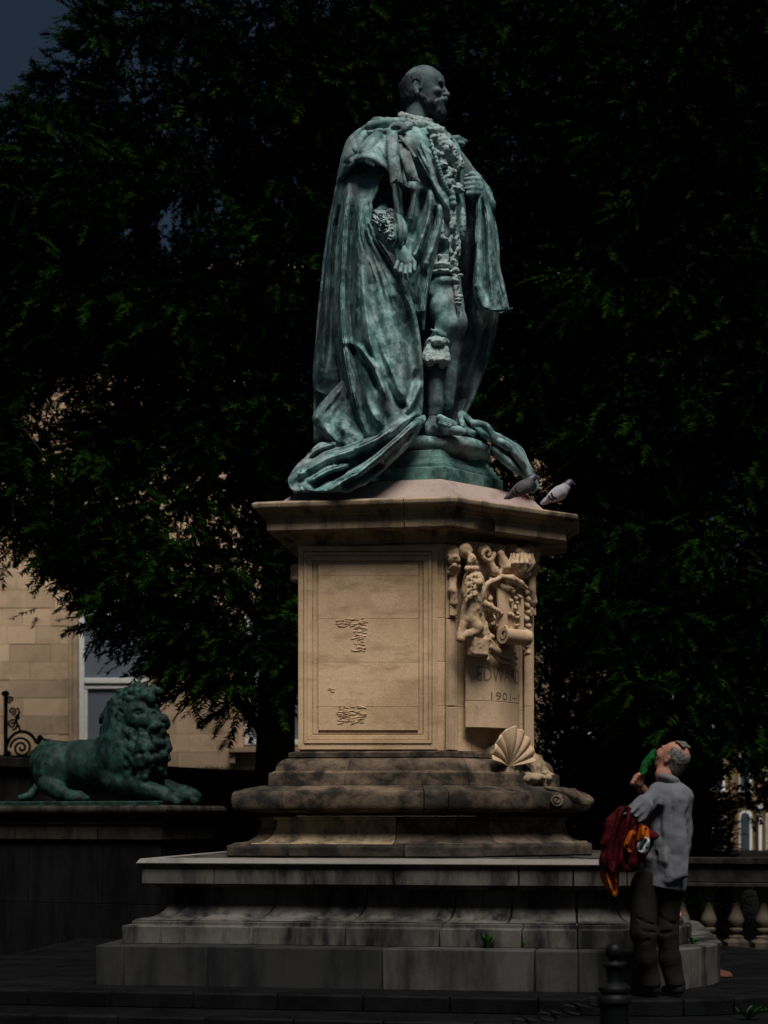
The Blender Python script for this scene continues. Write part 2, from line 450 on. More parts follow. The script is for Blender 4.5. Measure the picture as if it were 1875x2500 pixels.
def course(part, piece, plan, prof, cuts, mat, root, mats=None, inner=.25, bevel=.005, smooth=30, gap=.0025):
    """a ring of stones cut at the given parameters; the ring's backing core is the part, each stone a piece of it"""
    cuts = sorted(c % plan.n for c in cuts)
    core_o = min(o for o, z in prof)-.02
    V = []; n = plan.n
    zb, zt = prof[0][1]+.003, prof[-1][1]-.003
    for z in (zb, zt):
        for i in range(n):
            q = plan.p[i]+plan.m[i]*core_o; V.append(uv(q[0], q[1], z))
    F = [(i, (i+1) % n, n+(i+1) % n, n+i) for i in range(n)]+[tuple(range(n))[::-1], tuple(n+i for i in range(n))]
    c = mk(part, V, F, mat, root)
    for i, a in enumerate(cuts):
        b = cuts[(i+1) % len(cuts)]
        if b <= a+1e-9: b += plan.n
        sweep(piece, plan, prof, a, b, (mats[i % len(mats)] if mats else mat), c, inner, smooth, bevel, gap)
    return c

def ring(name, plan, prof, mat, root, smooth=30, bevel=.004, closed_top=True):
    """an unbroken moulded ring"""
    n = plan.n; m = len(prof); V = []
    for o, z in prof:
        for i in range(n):
            q = plan.p[i]+plan.m[i]*o; V.append(uv(q[0], q[1], z))
    F = [(j*n+i, j*n+(i+1) % n, (j+1)*n+(i+1) % n, (j+1)*n+i) for j in range(m-1) for i in range(n)]
    F.append(tuple(range(n))[::-1]); F.append(tuple((m-1)*n+i for i in range(n)))
    return mk(name, V, F, mat, root, smooth=smooth, bevel=bevel)

# die outline: straight side, splayed front with a blunt prow
W = .75
uA = u_at(727, -W); uB = u_at(1085, -W)
q = .3
for _ in range(60):
    q += (1306-px_of(uB+q, -W+q))/420.
uC, vC = uB+q, -W+q
DIE = Plan([(uA, -W), (uB, -W), (uC, vC), (uC, -vC), (uB, W), (uA, W)])
SN = (UU-VV)/math.sqrt(2)                      # outward normal of the splayed face
SN3 = np.array([SN[0], SN[1], 0]); SD3 = np.array([*(UU+VV)/math.sqrt(2), 0])
def SP(px, py, off=0.0):
    """point on the splayed face (pushed out by off) seen at px, py"""
    t = (px-CXP)/FPX; p0 = uv(uB, -W, 0)+SN3*off
    k = (t*p0[1]-p0[0])/(SD3[0]-t*SD3[1]); p = p0+SD3*k
    return np.array([p[0], p[1], CAMZ+(HZ-py)/FPX*p[1]])
def SF(px, py, off=0.0):
    """point on the side face (pushed out by off) seen at px, py"""
    v = -W-off; u = u_at(px, v); Y = y_at(px, v); return uv(u, v, CAMZ+(HZ-py)/FPX*Y)

# granite steps: long side, rounded front end
def stepplan(uL, w, uR, r):
    pts = [(uL, -w)]
    for i in range(13):
        a = -math.pi/2+math.pi/2*i/12; pts.append((uR-r+r*math.cos(a), -w+r+r*math.sin(a)))
    for i in range(13):
        a = math.pi/2*i/12; pts.append((uR-r+r*math.cos(a), w-r+r*math.sin(a)))
    pts.append((uL, w)); return Plan(pts)
w1 = 2.05
STEP = stepplan(u_at(233, -w1), w1, u_at(1755, -.9), 1.05)

STEP2 = stepplan(u_at(233, -w1)-.08, w1, u_at(1755, -.9), 1.05); STEPC = stepplan(u_at(233, -w1)-.10, w1, u_at(1755, -.9), 1.05); STEPS = stepplan(u_at(233, -w1)-.125, w1, u_at(1755, -.9), 1.05)
M_GRANMID = stone('stained_falloff_mid_granite', (.055, .054, .052), (.042, .0415, .041), (.016, .0165, .0175), .46, .68, (2.2, 2.2, .5), .13, fine=140)
ped = thing('statue_pedestal', uv(0, 0, 0), 'tall limestone pedestal with carved arms and EDWARD inscription on grey granite steps', 'pedestal')
E0 = 0
def cutpx(off, pxs): return [STEP.s_px(0, p, off) for p in pxs]
nE = STEP.n
rest = [nE-1+.0, nE-1+.25, nE-1+.5, nE-1+.75, nE-2+.1, nE-2+.4, nE-2+.7, 24.0, 19.0, 14.0, 9.0, 5.0]
z1 = z_at(2317, -w1); z2 = z_at(2267, -w1+.21); z2b = z_at(2254, -w1+.27)
zc = z_at(2184, -w1+.52); zs0 = z_at(2163, -w1+.33); zs1 = z_at(2099, -w1+.33)
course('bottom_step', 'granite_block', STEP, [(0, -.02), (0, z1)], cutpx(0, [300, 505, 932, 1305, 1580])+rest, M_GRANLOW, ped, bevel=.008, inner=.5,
       gap=.005, mats=[M_GRANLOW, M_GRANLOW, M_GRANMID, M_GRANMID, M_GRANMID, M_GRAN, M_GRAN, M_GRAN]+[M_GRANLOW]*9)  # left stones darker: light fall-off towards the corner put into the granite colour
course('second_step', 'granite_block', STEP2, [(-.21, z1), (-.21, z2), (-.27, z2+.004), (-.27, z2b)], cutpx(-.21, [415, 635, 855, 1080, 1277, 1500])+rest, M_GRAN, ped, inner=.5, gap=.005)
cav = [(-.29, z2b), (-.30, z2b+.012)]
for i in range(9):
    a = i/8*math.pi/2; cav.append((-.52+.2*(1-math.sin(a)), z2b+.02+(zc-z2b-.03)*(1-math.cos(a)) if False else z2b+.02+(zc-z2b-.03)*(i/8)))
cav = [(-.30, z2b), (-.30, z2b+.010)]+[(-.315-.21*math.sin(math.pi/2*i/8)**.8, z2b+.014+(zc-z2b-.014)*(1-math.cos(math.pi/2*i/8))) for i in range(1, 9)]
course('hollow_course', 'granite_block', STEPC, cav+[(-.525, zs0+.002)], cutpx(-.42, [450, 668, 890, 1110, 1250, 1440])+rest, M_GRAN, ped, inner=.4, gap=.007)
zl = zs0+(zs1-zs0)*.70
course('top_slab', 'granite_block', STEPS, [(-.47, zs0-.03), (-.42, zs0), (-.365, zs0+.002), (-.36, zs0+.008), (-.36, zl), (-.335, zl+.012), (-.33, zl+.02), (-.33, zs1-.034), (-.352, zs1-.004), (-.375, zs1)],
       cutpx(-.33, [545, 972, 1270, 1400])+rest, M_GRAN, ped, inner=.9, bevel=.004, gap=.004)

# limestone base
LBASE = DIE
def dz(py, off): return z_at(py, -W-off)
cutsD = [DIE.s_px(0, 800), DIE.s_px(0, 1010), 1.35, 2.5, 3.5, 4.3, 4.7, 5.5]
zp1 = dz(2062, .46)
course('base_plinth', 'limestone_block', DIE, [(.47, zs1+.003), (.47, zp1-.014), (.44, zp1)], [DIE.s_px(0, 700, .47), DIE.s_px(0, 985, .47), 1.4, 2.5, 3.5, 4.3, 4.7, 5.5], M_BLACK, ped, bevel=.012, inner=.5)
zsc = dz(2004, .27)
sc = [(.435, zp1+.001)]+[(.42-.18*math.sin(math.pi/2*i/8)**.75, zp1+.01+(zsc-zp1-.01)*(1-math.cos(math.pi/2*i/8))) for i in range(0, 9)]
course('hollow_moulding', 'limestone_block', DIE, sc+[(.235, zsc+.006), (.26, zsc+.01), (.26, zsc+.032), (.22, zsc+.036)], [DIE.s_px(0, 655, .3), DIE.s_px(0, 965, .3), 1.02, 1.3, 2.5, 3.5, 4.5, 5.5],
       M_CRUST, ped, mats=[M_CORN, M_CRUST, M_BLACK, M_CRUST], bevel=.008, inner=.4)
zt0, zt1 = dz(1978, .43), dz(1930, .43)
tor = [(.22, zsc+.042), (.24, zt0-.02), (.385, zt0-.006), (.40, zt0)]+[(.405+.035*math.sin(math.pi*i/8)**.6, zt0+(zt1-zt0)*(1-math.cos(math.pi*i/8))/2) for i in range(1, 8)]+[(.40, zt1), (.38, zt1+.006), (.37, zt1+.006), (.36, zt1+.016), (.24, zt1+.045)]
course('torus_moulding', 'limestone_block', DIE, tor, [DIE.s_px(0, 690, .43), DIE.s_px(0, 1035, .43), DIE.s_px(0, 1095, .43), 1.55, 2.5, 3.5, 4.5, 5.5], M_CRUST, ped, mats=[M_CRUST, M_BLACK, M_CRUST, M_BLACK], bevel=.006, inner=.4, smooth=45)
zf0, zf = zt1+.046, dz(1886, .19); zg = dz(1850, .07); zd0 = dz(1834, .0)
up = [(.20, zf0), (.195, zf), (.175, zf+.004), (.165, zf+.014), (.15, zf+.016)]+[(.05+.10*math.cos(math.pi/2*i/6), zf+.02+(zg-zf-.02)*math.sin(math.pi/2*i/6)) for i in range(0, 7)]+[(.065, zg+.006), (.065, zd0-.012), (.02, zd0)]
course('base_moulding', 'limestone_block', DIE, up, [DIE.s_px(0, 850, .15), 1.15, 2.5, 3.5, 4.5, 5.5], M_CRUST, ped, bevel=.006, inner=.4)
M_GRANPALE = stone('pale_washed_granite', (.19, .175, .158), (.15, .14, .128), (.07, .067, .064), .55, .78, (3, 3, 3), 0, fine=140)
n_ = STEPS.n; V = []
for o_, z_ in ((-.3285, zs1-.036), (-.326, zs1-.030), (-.350, zs1+.001), (-.42, zs1+.004), (-.5, zs1+.004)):
    for i in range(n_): q_ = STEPS.p[i]+STEPS.m[i]*o_; V.append(uv(q_[0], q_[1], z_))
mk('slab_edge', V, [(j*n_+i, j*n_+(i+1) % n_, (j+1)*n_+(i+1) % n_, (j+1)*n_+i) for j in range(4) for i in range(n_)], M_GRANPALE, ped, smooth=40)
# die courses
zrows = [zd0+.001, dz(1725, 0), dz(1617, 0), dz(1510, 0), dz(1404, 0), dz(1330, 0)]
die = None
for i in range(5):
    cu = [DIE.s_px(0, 760 if i % 2 else 1050), 1.5 if i % 2 else 1.3, 2.5, 3.6, 4.5, 5.5]
    course('die_course', 'limestone_block', DIE, [(-.012, zrows[i]+.001), (-.012, zrows[i+1]-.001)], cu, M_SAND, ped, bevel=.003, inner=.3, gap=.001)
zdt = zrows[-1]
# panel frame on the side face: three stepped mouldings and the raised field in four stones
side = MB()
def rect_ring(mb, x0, x1, y0, y1, wpx, off0, off1):
    """mitred rectangular bar frame on the side face between photo columns/rows, wpx wide, standing from off0 to off1"""
    out = [(x0, y0), (x1, y0), (x1, y1), (x0, y1)]; inn = [(x0+wpx, y0+wpx), (x1-wpx, y0+wpx), (x1-wpx, y1-wpx), (x0+wpx, y1-wpx)]
    for i in range(4):
        j = (i+1) % 4; a, b, c, d = out[i], out[j], inn[j], inn[i]
        lo = [SF(*k, off0) for k in (a, b, c, d)]; hi = [SF(*k, off1) for k in (a, b, c, d)]
        mb.add(lo+hi, [(0, 1, 2, 3), (4, 7, 6, 5), (0, 4, 5, 1), (1, 5, 6, 2), (2, 6, 7, 3), (3, 7, 4, 0)])
for k, (x0, x1, y0, y1, wp, o1) in enumerate([(728, 1068, 1333, 1830, 13, .014), (742, 1054, 1348, 1815, 8, .022), (750, 1046, 1357, 1806, 12, .010), (764, 1032, 1370, 1792, 9, -.002)]):
    mb = MB(); rect_ring(mb, x0, x1, y0, y1, wp, -.02, o1); mb.obj('panel_moulding', M_SAND, ped, bevel=.003)
rows_y = [1378, 1406, 1510, 1617, 1725, 1783]
fld = MB(); a0, a1 = SF(775, 1786, -.025), SF(1023, 1375, -.025)
for i in range(5):
    mb = MB(); y0, y1 = rows_y[i]+.3, rows_y[i+1]-.3
    lo = [SF(x, y, -.02) for x, y in ((777, y1), (1021, y1), (1021, y0), (777, y0))]; hi = [SF(x, y, .012) for x, y in ((777, y1), (1021, y1), (1021, y0), (777, y0))]
    mb.add(lo+hi, [(0, 3, 2, 1), (4, 5, 6, 7), (0, 1, 5, 4), (1, 2, 6, 5), (2, 3, 7, 6), (3, 0, 4, 7)])
    tag(mb.obj('panel_stone', M_SAND, ped, bevel=.0015), 'honey coloured panel stone, spalled in places' if i in (2, 4) else None)
# spalled patches: scabbed raised flakes broken out of the field
def spall(x0, x1, y0, y1, n, seed):
    r = random.Random(seed); mb = MB()
    for i in range(n):
        x = r.uniform(x0, x1); y = r.uniform(y0, y1); w = r.uniform(5, 18); h = r.uniform(1.0, 2.6); sk = r.uniform(-2, 2)
        c = [(x-w/2, y+sk), (x+w/2, y-sk*.5), (x+w*.4, y-h), (x-w*.35, y-h*.8)]
        lo = [SF(*k, .011) for k in c]; hi = [SF(k[0], k[1], .011+o) for k, o in zip(c, r.choice(((.001, .001, .006, .005), (.007, .006, .001, .001), (.007, .006, .001, .001))))]
        mb.add(lo+hi, [(4, 5, 6, 7), (0, 1, 5, 4), (1, 2, 6, 5), (2, 3, 7, 6), (3, 0, 4, 7)])
    o = mb.obj('spalled_stone', M_SAND, ped); o['kind'] = 'stuff'
spall(822, 892, 1511, 1530, 40, 1); spall(864, 890, 1530, 1592, 34, 2); spall(826, 888, 1724, 1768, 80, 3); spall(806, 812, 1680, 1690, 5, 4)
# splayed face: pilaster strips
def strip(x0, x1, y0, y1, o0, o1, name, mat, bev=.004):
    mb = MB(); c = [(x0, y1), (x1, y1), (x1, y0), (x0, y0)]
    lo = [SP(*k, o0) for k in c]; hi = [SP(*k, o1) for k in c]
    mb.add(lo+hi, [(0, 3, 2, 1), (4, 5, 6, 7), (0, 1, 5, 4), (1, 2, 6, 5), (2, 3, 7, 6), (3, 0, 4, 7)])
    return mb.obj(name, mat, ped, bevel=bev)
for ys in ((1334, 1510), (1511, 1724), (1725, 1832)):
    strip(1089, 1117, ys[0], ys[1], -.03, .022, 'pilaster_stone', M_SANDPALE); strip(1280, 1301, ys[0], ys[1], -.03, .022, 'pilaster_stone', M_SANDPALE)
    strip(1094, 1111, ys[0]+1, ys[1]-1, .02, .032, 'pilaster_fillet', M_SANDPALE)
# bowed inscription tablet
def TAB(s, py, off=0.0):
    """point on the bowed tablet: s 0..1 across, row py"""
    a, b = SP(1136, py, .05), SP(1268, py, .05); p = a+(b-a)*s
    return p+SN3*(0.075*math.sin(math.pi*min(max(s, 0), 1))**.9+off)
ztt, ztb = SP(1200, 1335)[2], SP(1160, 1778)[2]
zj = SP(1200, 1716)[2]
for k, (za, zb) in enumerate(((ztb, zj-.001), (zj+.001, ztt))):
    V = []; n = 25
    for z in (za, zb):
        for i in range(n): p = TAB(i/(n-1), 1600).copy(); p[2] = z; V.append(p)
    for z in (za, zb):
        for i in (0, n-1): p = SP(1136 if i == 0 else 1268, 1600, -.03).copy(); p[2] = z; V.append(p)
    F = [(i, i+1, n+i+1, n+i) for i in range(n-1)]
    b0 = 2*n; F += [(b0, 0, n, b0+2), (n-1, b0+1, b0+3, 2*n-1), tuple([b0+1]+list(range(n-1, -1, -1))+[b0])[::1], tuple([b0+2]+list(range(n, 2*n))+[b0+3])]
    mk('inscription_tablet', V, F, M_SANDPALE, ped, smooth=30, bevel=.004)
# letters laid on the tablet; dark colour stands in for shade in the cuts
M_CUT = stone('cut_shade_lettering', (.25, .175, .11), (.2, .14, .09), (.13, .09, .06), .5, .8, (3, 3, 3), 0)
def lettering(txt, s0, s1, y0, y1, name, label):
    cu = bpy.data.curves.new('t', 'FONT'); cu.body = txt; cu.size = 1; cu.resolution_u = 3
    to = bpy.data.objects.new('t', cu); SC.collection.objects.link(to)
    dg = bpy.context.evaluated_depsgraph_get(); me = bpy.data.meshes.new_from_object(to.evaluated_get(dg))
    bm = bmesh.new(); bm.from_mesh(me); bmesh.ops.triangulate(bm, faces=bm.faces)
    co = np.array([v.co[:] for v in bm.verts]); fs = [tuple(v.index for v in f.verts) for f in bm.faces]; bm.free()
    bpy.data.objects.remove(to)
    lo, hi = co.min(0), co.max(0); zA, zB = SP(1200, y1)[2], SP(1200, y0)[2]; V = []
    for c in co:
        s = s0+(s1-s0)*(c[0]-lo[0])/(hi[0]-lo[0]); p = TAB(s, 1600, .0025).copy(); p[2] = zA+(zB-zA)*(c[1]-lo[1])/(hi[1]-lo[1]); V.append(p)
    V = np.array(V); par = list(range(len(V)))
    def fd(i):
        while par[i] != i: par[i] = par[par[i]]; i = par[i]
        return i
    for f in fs:
        for k in f[1:]: par[fd(k)] = fd(f[0])
    grp = {}
    for f in fs: grp.setdefault(fd(f[0]), []).append(f)
    for fl in grp.values():
        ids = sorted({i for f in fl for i in f}); mp = {a: b for b, a in enumerate(ids)}
        mk(name, V[ids], [tuple(mp[i] for i in f) for f in fl], M_CUT, ped)
lettering('EDWARD', .15, .99, 1633, 1668, 'letter', '')
lettering('1901–1', .36, .99, 1693, 1711, 'numeral', '')

# cornice
zc0, zc1 = dz(1285, .27), dz(1217, .30)
hc = zc1-zc0
bed = [(-.01, zdt), (.02, zdt+.01), (.02, zdt+.03)]+[(.03+.10*(1-math.cos(math.pi/2*i/5)), zdt+.03+(zc0-zdt-.03)*math.sin(math.pi/2*i/5)) for i in range(1, 6)]+[(.13, zc0+.004)]
ring('bed_moulding', DIE, bed, M_CORN, ped)
cor = [(o-.03, z) for o, z in [(.15, zc0-.004), (.235, zc0), (.24, zc0+.004), (.24, zc0+hc*.47), (.255, zc0+hc*.49), (.255, zc0+hc*.57), (.27, zc0+hc*.60), (.275, zc0+hc*.68)]+\
      [(.28+.055*math.sin(math.pi/2*i/5), zc0+hc*(.70+.16*(1-math.cos(math.pi/2*i/5)))) for i in range(1, 6)]+[(.338, zc0+hc*.95), (.325, zc0+hc)]]
course('cornice', 'limestone_block', DIE, cor, [DIE.s_px(0, 690, .28), DIE.s_px(0, 985, .28), 1.02, 1.8, 2.5, 3.5, 4.5, 5.4], M_CORN, ped, bevel=.004, inner=.5)
# projecting break of the cornice over the prow
PROW = Plan([(uC-.05, -.22), (uC+.02, -.16), (uC+.02, .16), (uC-.05, .22)])
ring('cornice_break', PROW, [(o+.03, z-.012) for o, z in cor], M_CORN, ped)
# weathered capping between cornice and bronze base
zcap = z_at(1176, -.62)
ring('weathering_cap', DIE, [(.29, zc1-.01), (.29, zc1+.004), (.10, zc1+.05), (-.06, zcap-.02), (-.10, zcap)], M_LEAD, ped, smooth=50)
# ------------------------------------------------------------------ carved arms, masks, festoons, shell and scrolls on the splayed front
def bounds(pts, pad=.12):
    a = np.array(pts); return a.min(0)-pad, a.max(0)+pad
lo, hi = bounds([SP(x, y, o) for x in (1125, 1300) for y in (1325, 1625) for o in (0, .3)])
A = SDF(lo, hi, .006)
def c(x, y, o=.16): return SP(x, y, o)
# lion supporter
A.ell(c(1156, 1418), (.085, .08, .085), .02); A.ell(c(1168, 1424, .25), (.04, .04, .035), .01); A.ell(c(1156, 1445, .15), (.10, .09, .11), .02); A.ell(c(1163, 1414, .262), (.012, .02, .010), .004, op='d')
for k in range(26):
    a = k*.9; A.cap(c(1152+10*math.cos(a), 1404+2.2*k, .245), c(1150+16*math.cos(a), 1418+2.2*k, .235), .016, .005, .004)
A.path([c(1158, 1455), c(1150, 1490), c(1142, 1512)], [.09, .075, .065], .02)
A.path([c(1178, 1438, .2), c(1192, 1424, .21), c(1218, 1412, .22)], [.03, .022, .018], .006)
A.path([c(1170, 1466, .2), c(1192, 1478, .22), c(1216, 1492, .23)], [.03, .024, .022], .006)
for k in range(6): A.cap(c(1176+7*k, 1474+4*k, .22), c(1175+7*k, 1483+4*k, .21), .012, .004, .005)
A.path([c(1146, 1508), c(1164, 1532, .2), c(1160, 1542, .2), c(1130, 1554, .17), c(1124, 1560, .17)], [.07, .055, .04, .03, .034], .012)
A.path([c(1138, 1512), c(1131, 1524), c(1126, 1540), c(1122, 1552)], [.045, .034, .026, .028], .012)
A.path([c(1165, 1500), c(1172, 1530, .16), c(1182, 1548, .18)], [.045, .03, .022], .008)
A.path([c(1146, 1372, .2), c(1152, 1362, .2), c(1160, 1374, .2)], [.02, .03, .02], .015)           # crown of the supporter
A.cap(c(1140, 1388, .19), c(1164, 1388, .2), .022, None, .01)
# drapery swag and banner
A.path([c(1176, 1500, .18), c(1182, 1545, .18), c(1198, 1580, .19), c(1232, 1600, .19), c(1262, 1608, .17)], [.022, .024, .026, .022, .014], .006)
A.path([c(1186, 1520, .19), c(1194, 1562, .2), c(1218, 1588, .2), c(1258, 1596, .18)], [.014, .016, .016, .012], .004)
A.path([c(1200, 1595, .17), c(1225, 1614, .16), c(1260, 1622, .15)], [.016, .018, .012], .01)
A.box(c(1166, 1580, .17), (.075, .055, .07), .012, .01, np.stack([SD3, SN3, [0, 0, 1]], 1)); A.cap(c(1144, 1602, .2), c(1190, 1606, .2), .02, None, .006, 'd')
A.cap(c(1186, 1560, .2), c(1190, 1610, .2), .018, None, .006)
# helmet, crown and mantling
A.ell(c(1274, 1372, .2), (.085, .085, .075), .01)
for k in range(7):
    a = (k-3)*.42; A.path([c(1274+26*math.sin(a), 1354, .2+.07*math.cos(a)), c(1274+30*math.sin(a), 1374, .2+.09*math.cos(a)), c(1272+20*math.sin(a), 1396, .2+.06*math.cos(a))], [.012, .018, .012], .006)
A.cap(c(1258, 1400, .22), c(1286, 1402, .18), .035, None, .012); A.cap(c(1262, 1345, .2), c(1284, 1345, .19), .03, None, .01)
A.path([c(1228, 1408, .24), c(1250, 1412, .26), c(1270, 1424, .24), c(1284, 1436, .2)], [.018, .026, .026, .018], .01)
for (x, y, r_, n) in ((1190, 1352, 17, 12), (1232, 1372, 15, 10), (1212, 1392, 12, 8)):
    for k in range(n):
        a = k*.6; q_ = r_*(1-k/n*.75); A.cap(c(x+q_*math.cos(a), y+q_*math.sin(a)*1.15, .2), c(x+q_*.93*math.cos(a+.6), y+q_*.93*math.sin(a+.6)*1.15, .2), .017, .015, .006)
A.path([c(1196, 1372, .19), c(1208, 1394, .2), c(1222, 1408, .2)], [.03, .03, .02], .015); A.path([c(1222, 1352, .2), c(1236, 1385, .22), c(1244, 1400, .2)], [.03, .035, .02], .015)
for x in (1135, 1180, 1215, 1250, 1288): A.ell(c(x, 1345, .12), (.06, .06, .06), .03)
rq = random.Random(12)
for k in range(20):
    x, y = rq.uniform(1192, 1212), rq.uniform(1400, 1575); a = rq.uniform(1.0, 2.4); l = rq.uniform(16, 30)
    A.path([c(x, y, .15), c(x+l*.4*math.cos(a)+4, y+l*.5*math.sin(a), .185), c(x+l*math.cos(a)*.5-3, y+l*math.sin(a), .16)], [.010, .018, .006], .006)
for k in range(16):
    x, y = rq.uniform(1226, 1268), rq.uniform(1436, 1535); a = rq.uniform(0, 3.1); l = rq.uniform(8, 16)
    A.path([c(x, y, .215), c(x+l*.5*math.cos(a)+2, y+l*.5*math.sin(a), .228), c(x+l*math.cos(a)*.7, y+l*math.sin(a), .212)], [.008, .014, .006], .006)
for k in range(10):
    y = 1440+16*k; A.path([c(1280, y, .12), c(1287+3*(k % 2), y+8, .15), c(1282, y+16, .12)], [.014, .022, .012], .008)
A.rough(lo, hi, .004, 34, 2, 3)
A.mesh('carved_arms', M_SANDPALE, ped)
# lion masks with festoons at the heads of the pilasters
def mask(x, dx, o, full=True, sx=1):
    lo, hi = bounds([SP(x+dx_, y, o) for dx_ in (-18, 22) for y in (1335, 1505)], .1); m = SDF(lo, hi, .0065)
    f = lambda a, y, oo=0: SP(x+a*sx, y, o+oo)
    m.ell(f(0, 1352), (.07, .06, .07), .015); m.ell(f(3, 1366, .04), (.05, .05, .04), .012); m.ell(f(6, 1360, .07), (.025, .03, .02), .01)
    for k in range(9):
        a = k*.7; m.cap(f(10*math.cos(a), 1352+14*math.sin(a), .02), f(16*math.cos(a), 1352+20*math.sin(a), .0), .018, .008, .008)
    m.path([f(-6, 1388, .02), f(2, 1380, .06), f(12, 1384, .04), f(14, 1392, .02)], [.014, .022, .022, .012], .008)
    m.cap(f(-4, 1378, .05), f(10, 1374, .06), .016, None, .006, 'd')
    m.path([f(-8, 1398, .0), f(2, 1394, .02), f(8, 1400, .01)], [.02, .025, .02], .012)
    m.path([f(0, 1408, .0), f(-2, 1440, .01), f(3, 1468, .01)], [.028, .034, .026], .015); m.path([f(-7, 1412, .0), f(-8, 1448, .0), f(-2, 1470, .0)], .010, .006)
    m.ell(f(1, 1472, .0), (.035, .03, .03), .01)
    for k in range(4): m.cap(f(-6+4*k, 1482, 0), f(-6+4*k, 1502, 0), .008, None, .003)
    m.rough(lo, hi, .004, 30, 2, 1); m.mesh('lion_mask', M_SANDPALE, ped)
mask(1106, 0, .05); mask(1300, 0, .07)
# mask on the far left corner, seen edge on
lm = SDF(*bounds([uv(uA-.02, -W+.12, z_at(y, -W)) for y in (1370, 1420)], .14), .007)
for y, r_ in ((1380, .045), (1392, .05), (1404, .035)): lm.ell(uv(uA-.02, -W+.10, z_at(y, -W)), (.06, .06, r_), .01)
lm.rough(lm.lo, lm.lo+.4, .006, 30, 2); lm.mesh('lion_mask', M_SANDPALE, ped)
# shell and leaf-work at the foot of the tablet
lo, hi = bounds([SP(x, y, o) for x in (1150, 1420) for y in (1760, 1990) for o in (.0, .45)], .08)
K2 = SDF(lo, hi, .0075)
K2.ell(SP(1222, 1862, .03), (.17, .10, .17), .05); K2.ell(SP(1290, 1872, .06), (.15, .10, .11), .05); K2.ell(SP(1318, 1896, .08), (.12, .09, .07), .05)
K2.ell(SP(1262, 1900, .10), (.24, .10, .05), .05); K2.ell(SP(1205, 1898, .08), (.14, .09, .06), .05)
for k in range(6): K2.ell(SP(1292+9*k, 1846+10.5*k, .06+.025*k), (.035, .05, .03), .015)
K2.rough(lo, hi, .020, 9, 3, 3); K2.rough(lo, hi, .010, 26, 2, 6)
K2.mesh('leaf_work', M_CORN, ped)
# big volute lying over the torus
VO = SDF(*bounds([SP(x, y, o) for x in (1335, 1440) for y in (1925, 1985) for o in (.25, .5)], .08), .006)
VO.path([SP(1330, 1922, .36), SP(1362, 1930, .40), SP(1396, 1940, .42), SP(1425, 1962, .40)], [.012, .022, .05, .05], .02); VO.ell(SP(1412, 1956, .36), (.13, .11, .07), .03)
VO.ell(SP(1358, 1954, .39), (.062, .062, .062), .01)
for k in range(20):
    a = k*.6; r_ = 16-k*.75; VO.cap(SP(1358+r_*math.cos(a), 1954+r_*math.sin(a), .455), SP(1358+(r_-.75)*math.cos(a+.6), 1954+(r_-.75)*math.sin(a+.6), .455), .010, None, .003)
VO.rough(VO.lo, VO.lo+.6, .004, 20, 2); VO.mesh('volute', M_CRUST, ped)
# upright scallop shell
V = []; nt, nr = 121, 30; hp = SP(1238, 1872, .12)
for i in range(nt):
    th_ = math.radians(-82+164*i/(nt-1)); cb = abs(math.cos(math.pi*math.degrees(th_)/20.5))
    for j in range(nr):
        q_ = j/(nr-1); rmax = .31*(1+.05*cb)*(1-.10*abs(math.sin(th_)))
        rr_ = rmax*q_; o_ = .05*math.sin(math.pi*min(1, q_*.85))+.034*q_*(cb-.5)+.05*q_*q_
        V.append(hp+SD3*rr_*math.sin(th_)*.80+np.array([0, 0, 1])*rr_*math.cos(th_)+SN3*o_)
F = [(i*nr+j, (i+1)*nr+j, (i+1)*nr+j+1, i*nr+j+1) for i in range(nt-1) for j in range(nr-1)]
so = mk('scallop_shell', V, F, M_SANDPALE, ped, smooth=True); md = so.modifiers.new('t', 'SOLIDIFY'); md.thickness = .02; md.offset = 0
# cartouche: a slab rolling up into a scroll at the foot
zt_, zb_ = SP(1245, 1426, .2)[2], SP(1245, 1548, .2)[2]; R0 = .068
cl = [(.155, zt_), (.185, zt_-.06), (.20, (zt_+zb_)/2), (.195, zb_)]
cl = [tuple(p) for p in _cr(np.array(cl), 14)]
cx_, cz_ = .195+R0*.95, zb_-.02
for k in range(40):
    a = math.pi+.1+k*.26; r_ = R0*(1-k/46.); cl.append((cx_+r_*math.cos(a), cz_+r_*math.sin(a)))
xs = [SP(1216, 1500, .2), SP(1277, 1500, .2)]; V = []; F = []; n_ = len(cl); TH = .011
for e, ex in enumerate((0., 1.)):
    for k, (o_, z_) in enumerate(cl):
        t_ = np.array(cl[min(k+1, n_-1)])-np.array(cl[max(k-1, 0)]); t_ /= np.linalg.norm(t_); nn_ = np.array([-t_[1], t_[0]])
        for s_ in (-1, 1):
            oo, zz = o_+nn_[0]*TH*s_, z_+nn_[1]*TH*s_; b0 = SP(1216, 1500, .2)-SN3*.2; b1 = SP(1277, 1500, .2)-SN3*.2; p = b0+(b1-b0)*ex+SN3*oo; V.append([p[0], p[1], zz])
for k in range(n_-1):
    i0, i1 = 2*k, 2*(k+1); m0, m1 = 2*n_+2*k, 2*n_+2*(k+1)
    F += [(i0, i1, m1, m0), (i0+1, m0+1, m1+1, i1+1), (i0, i0+1, i1+1, i1), (m0, m1, m1+1, m0+1)]
F += [(0, 2*n_, 2*n_+1, 1)]
mk('cartouche_scroll', V, F, M_SANDPALE, ped, smooth=35)
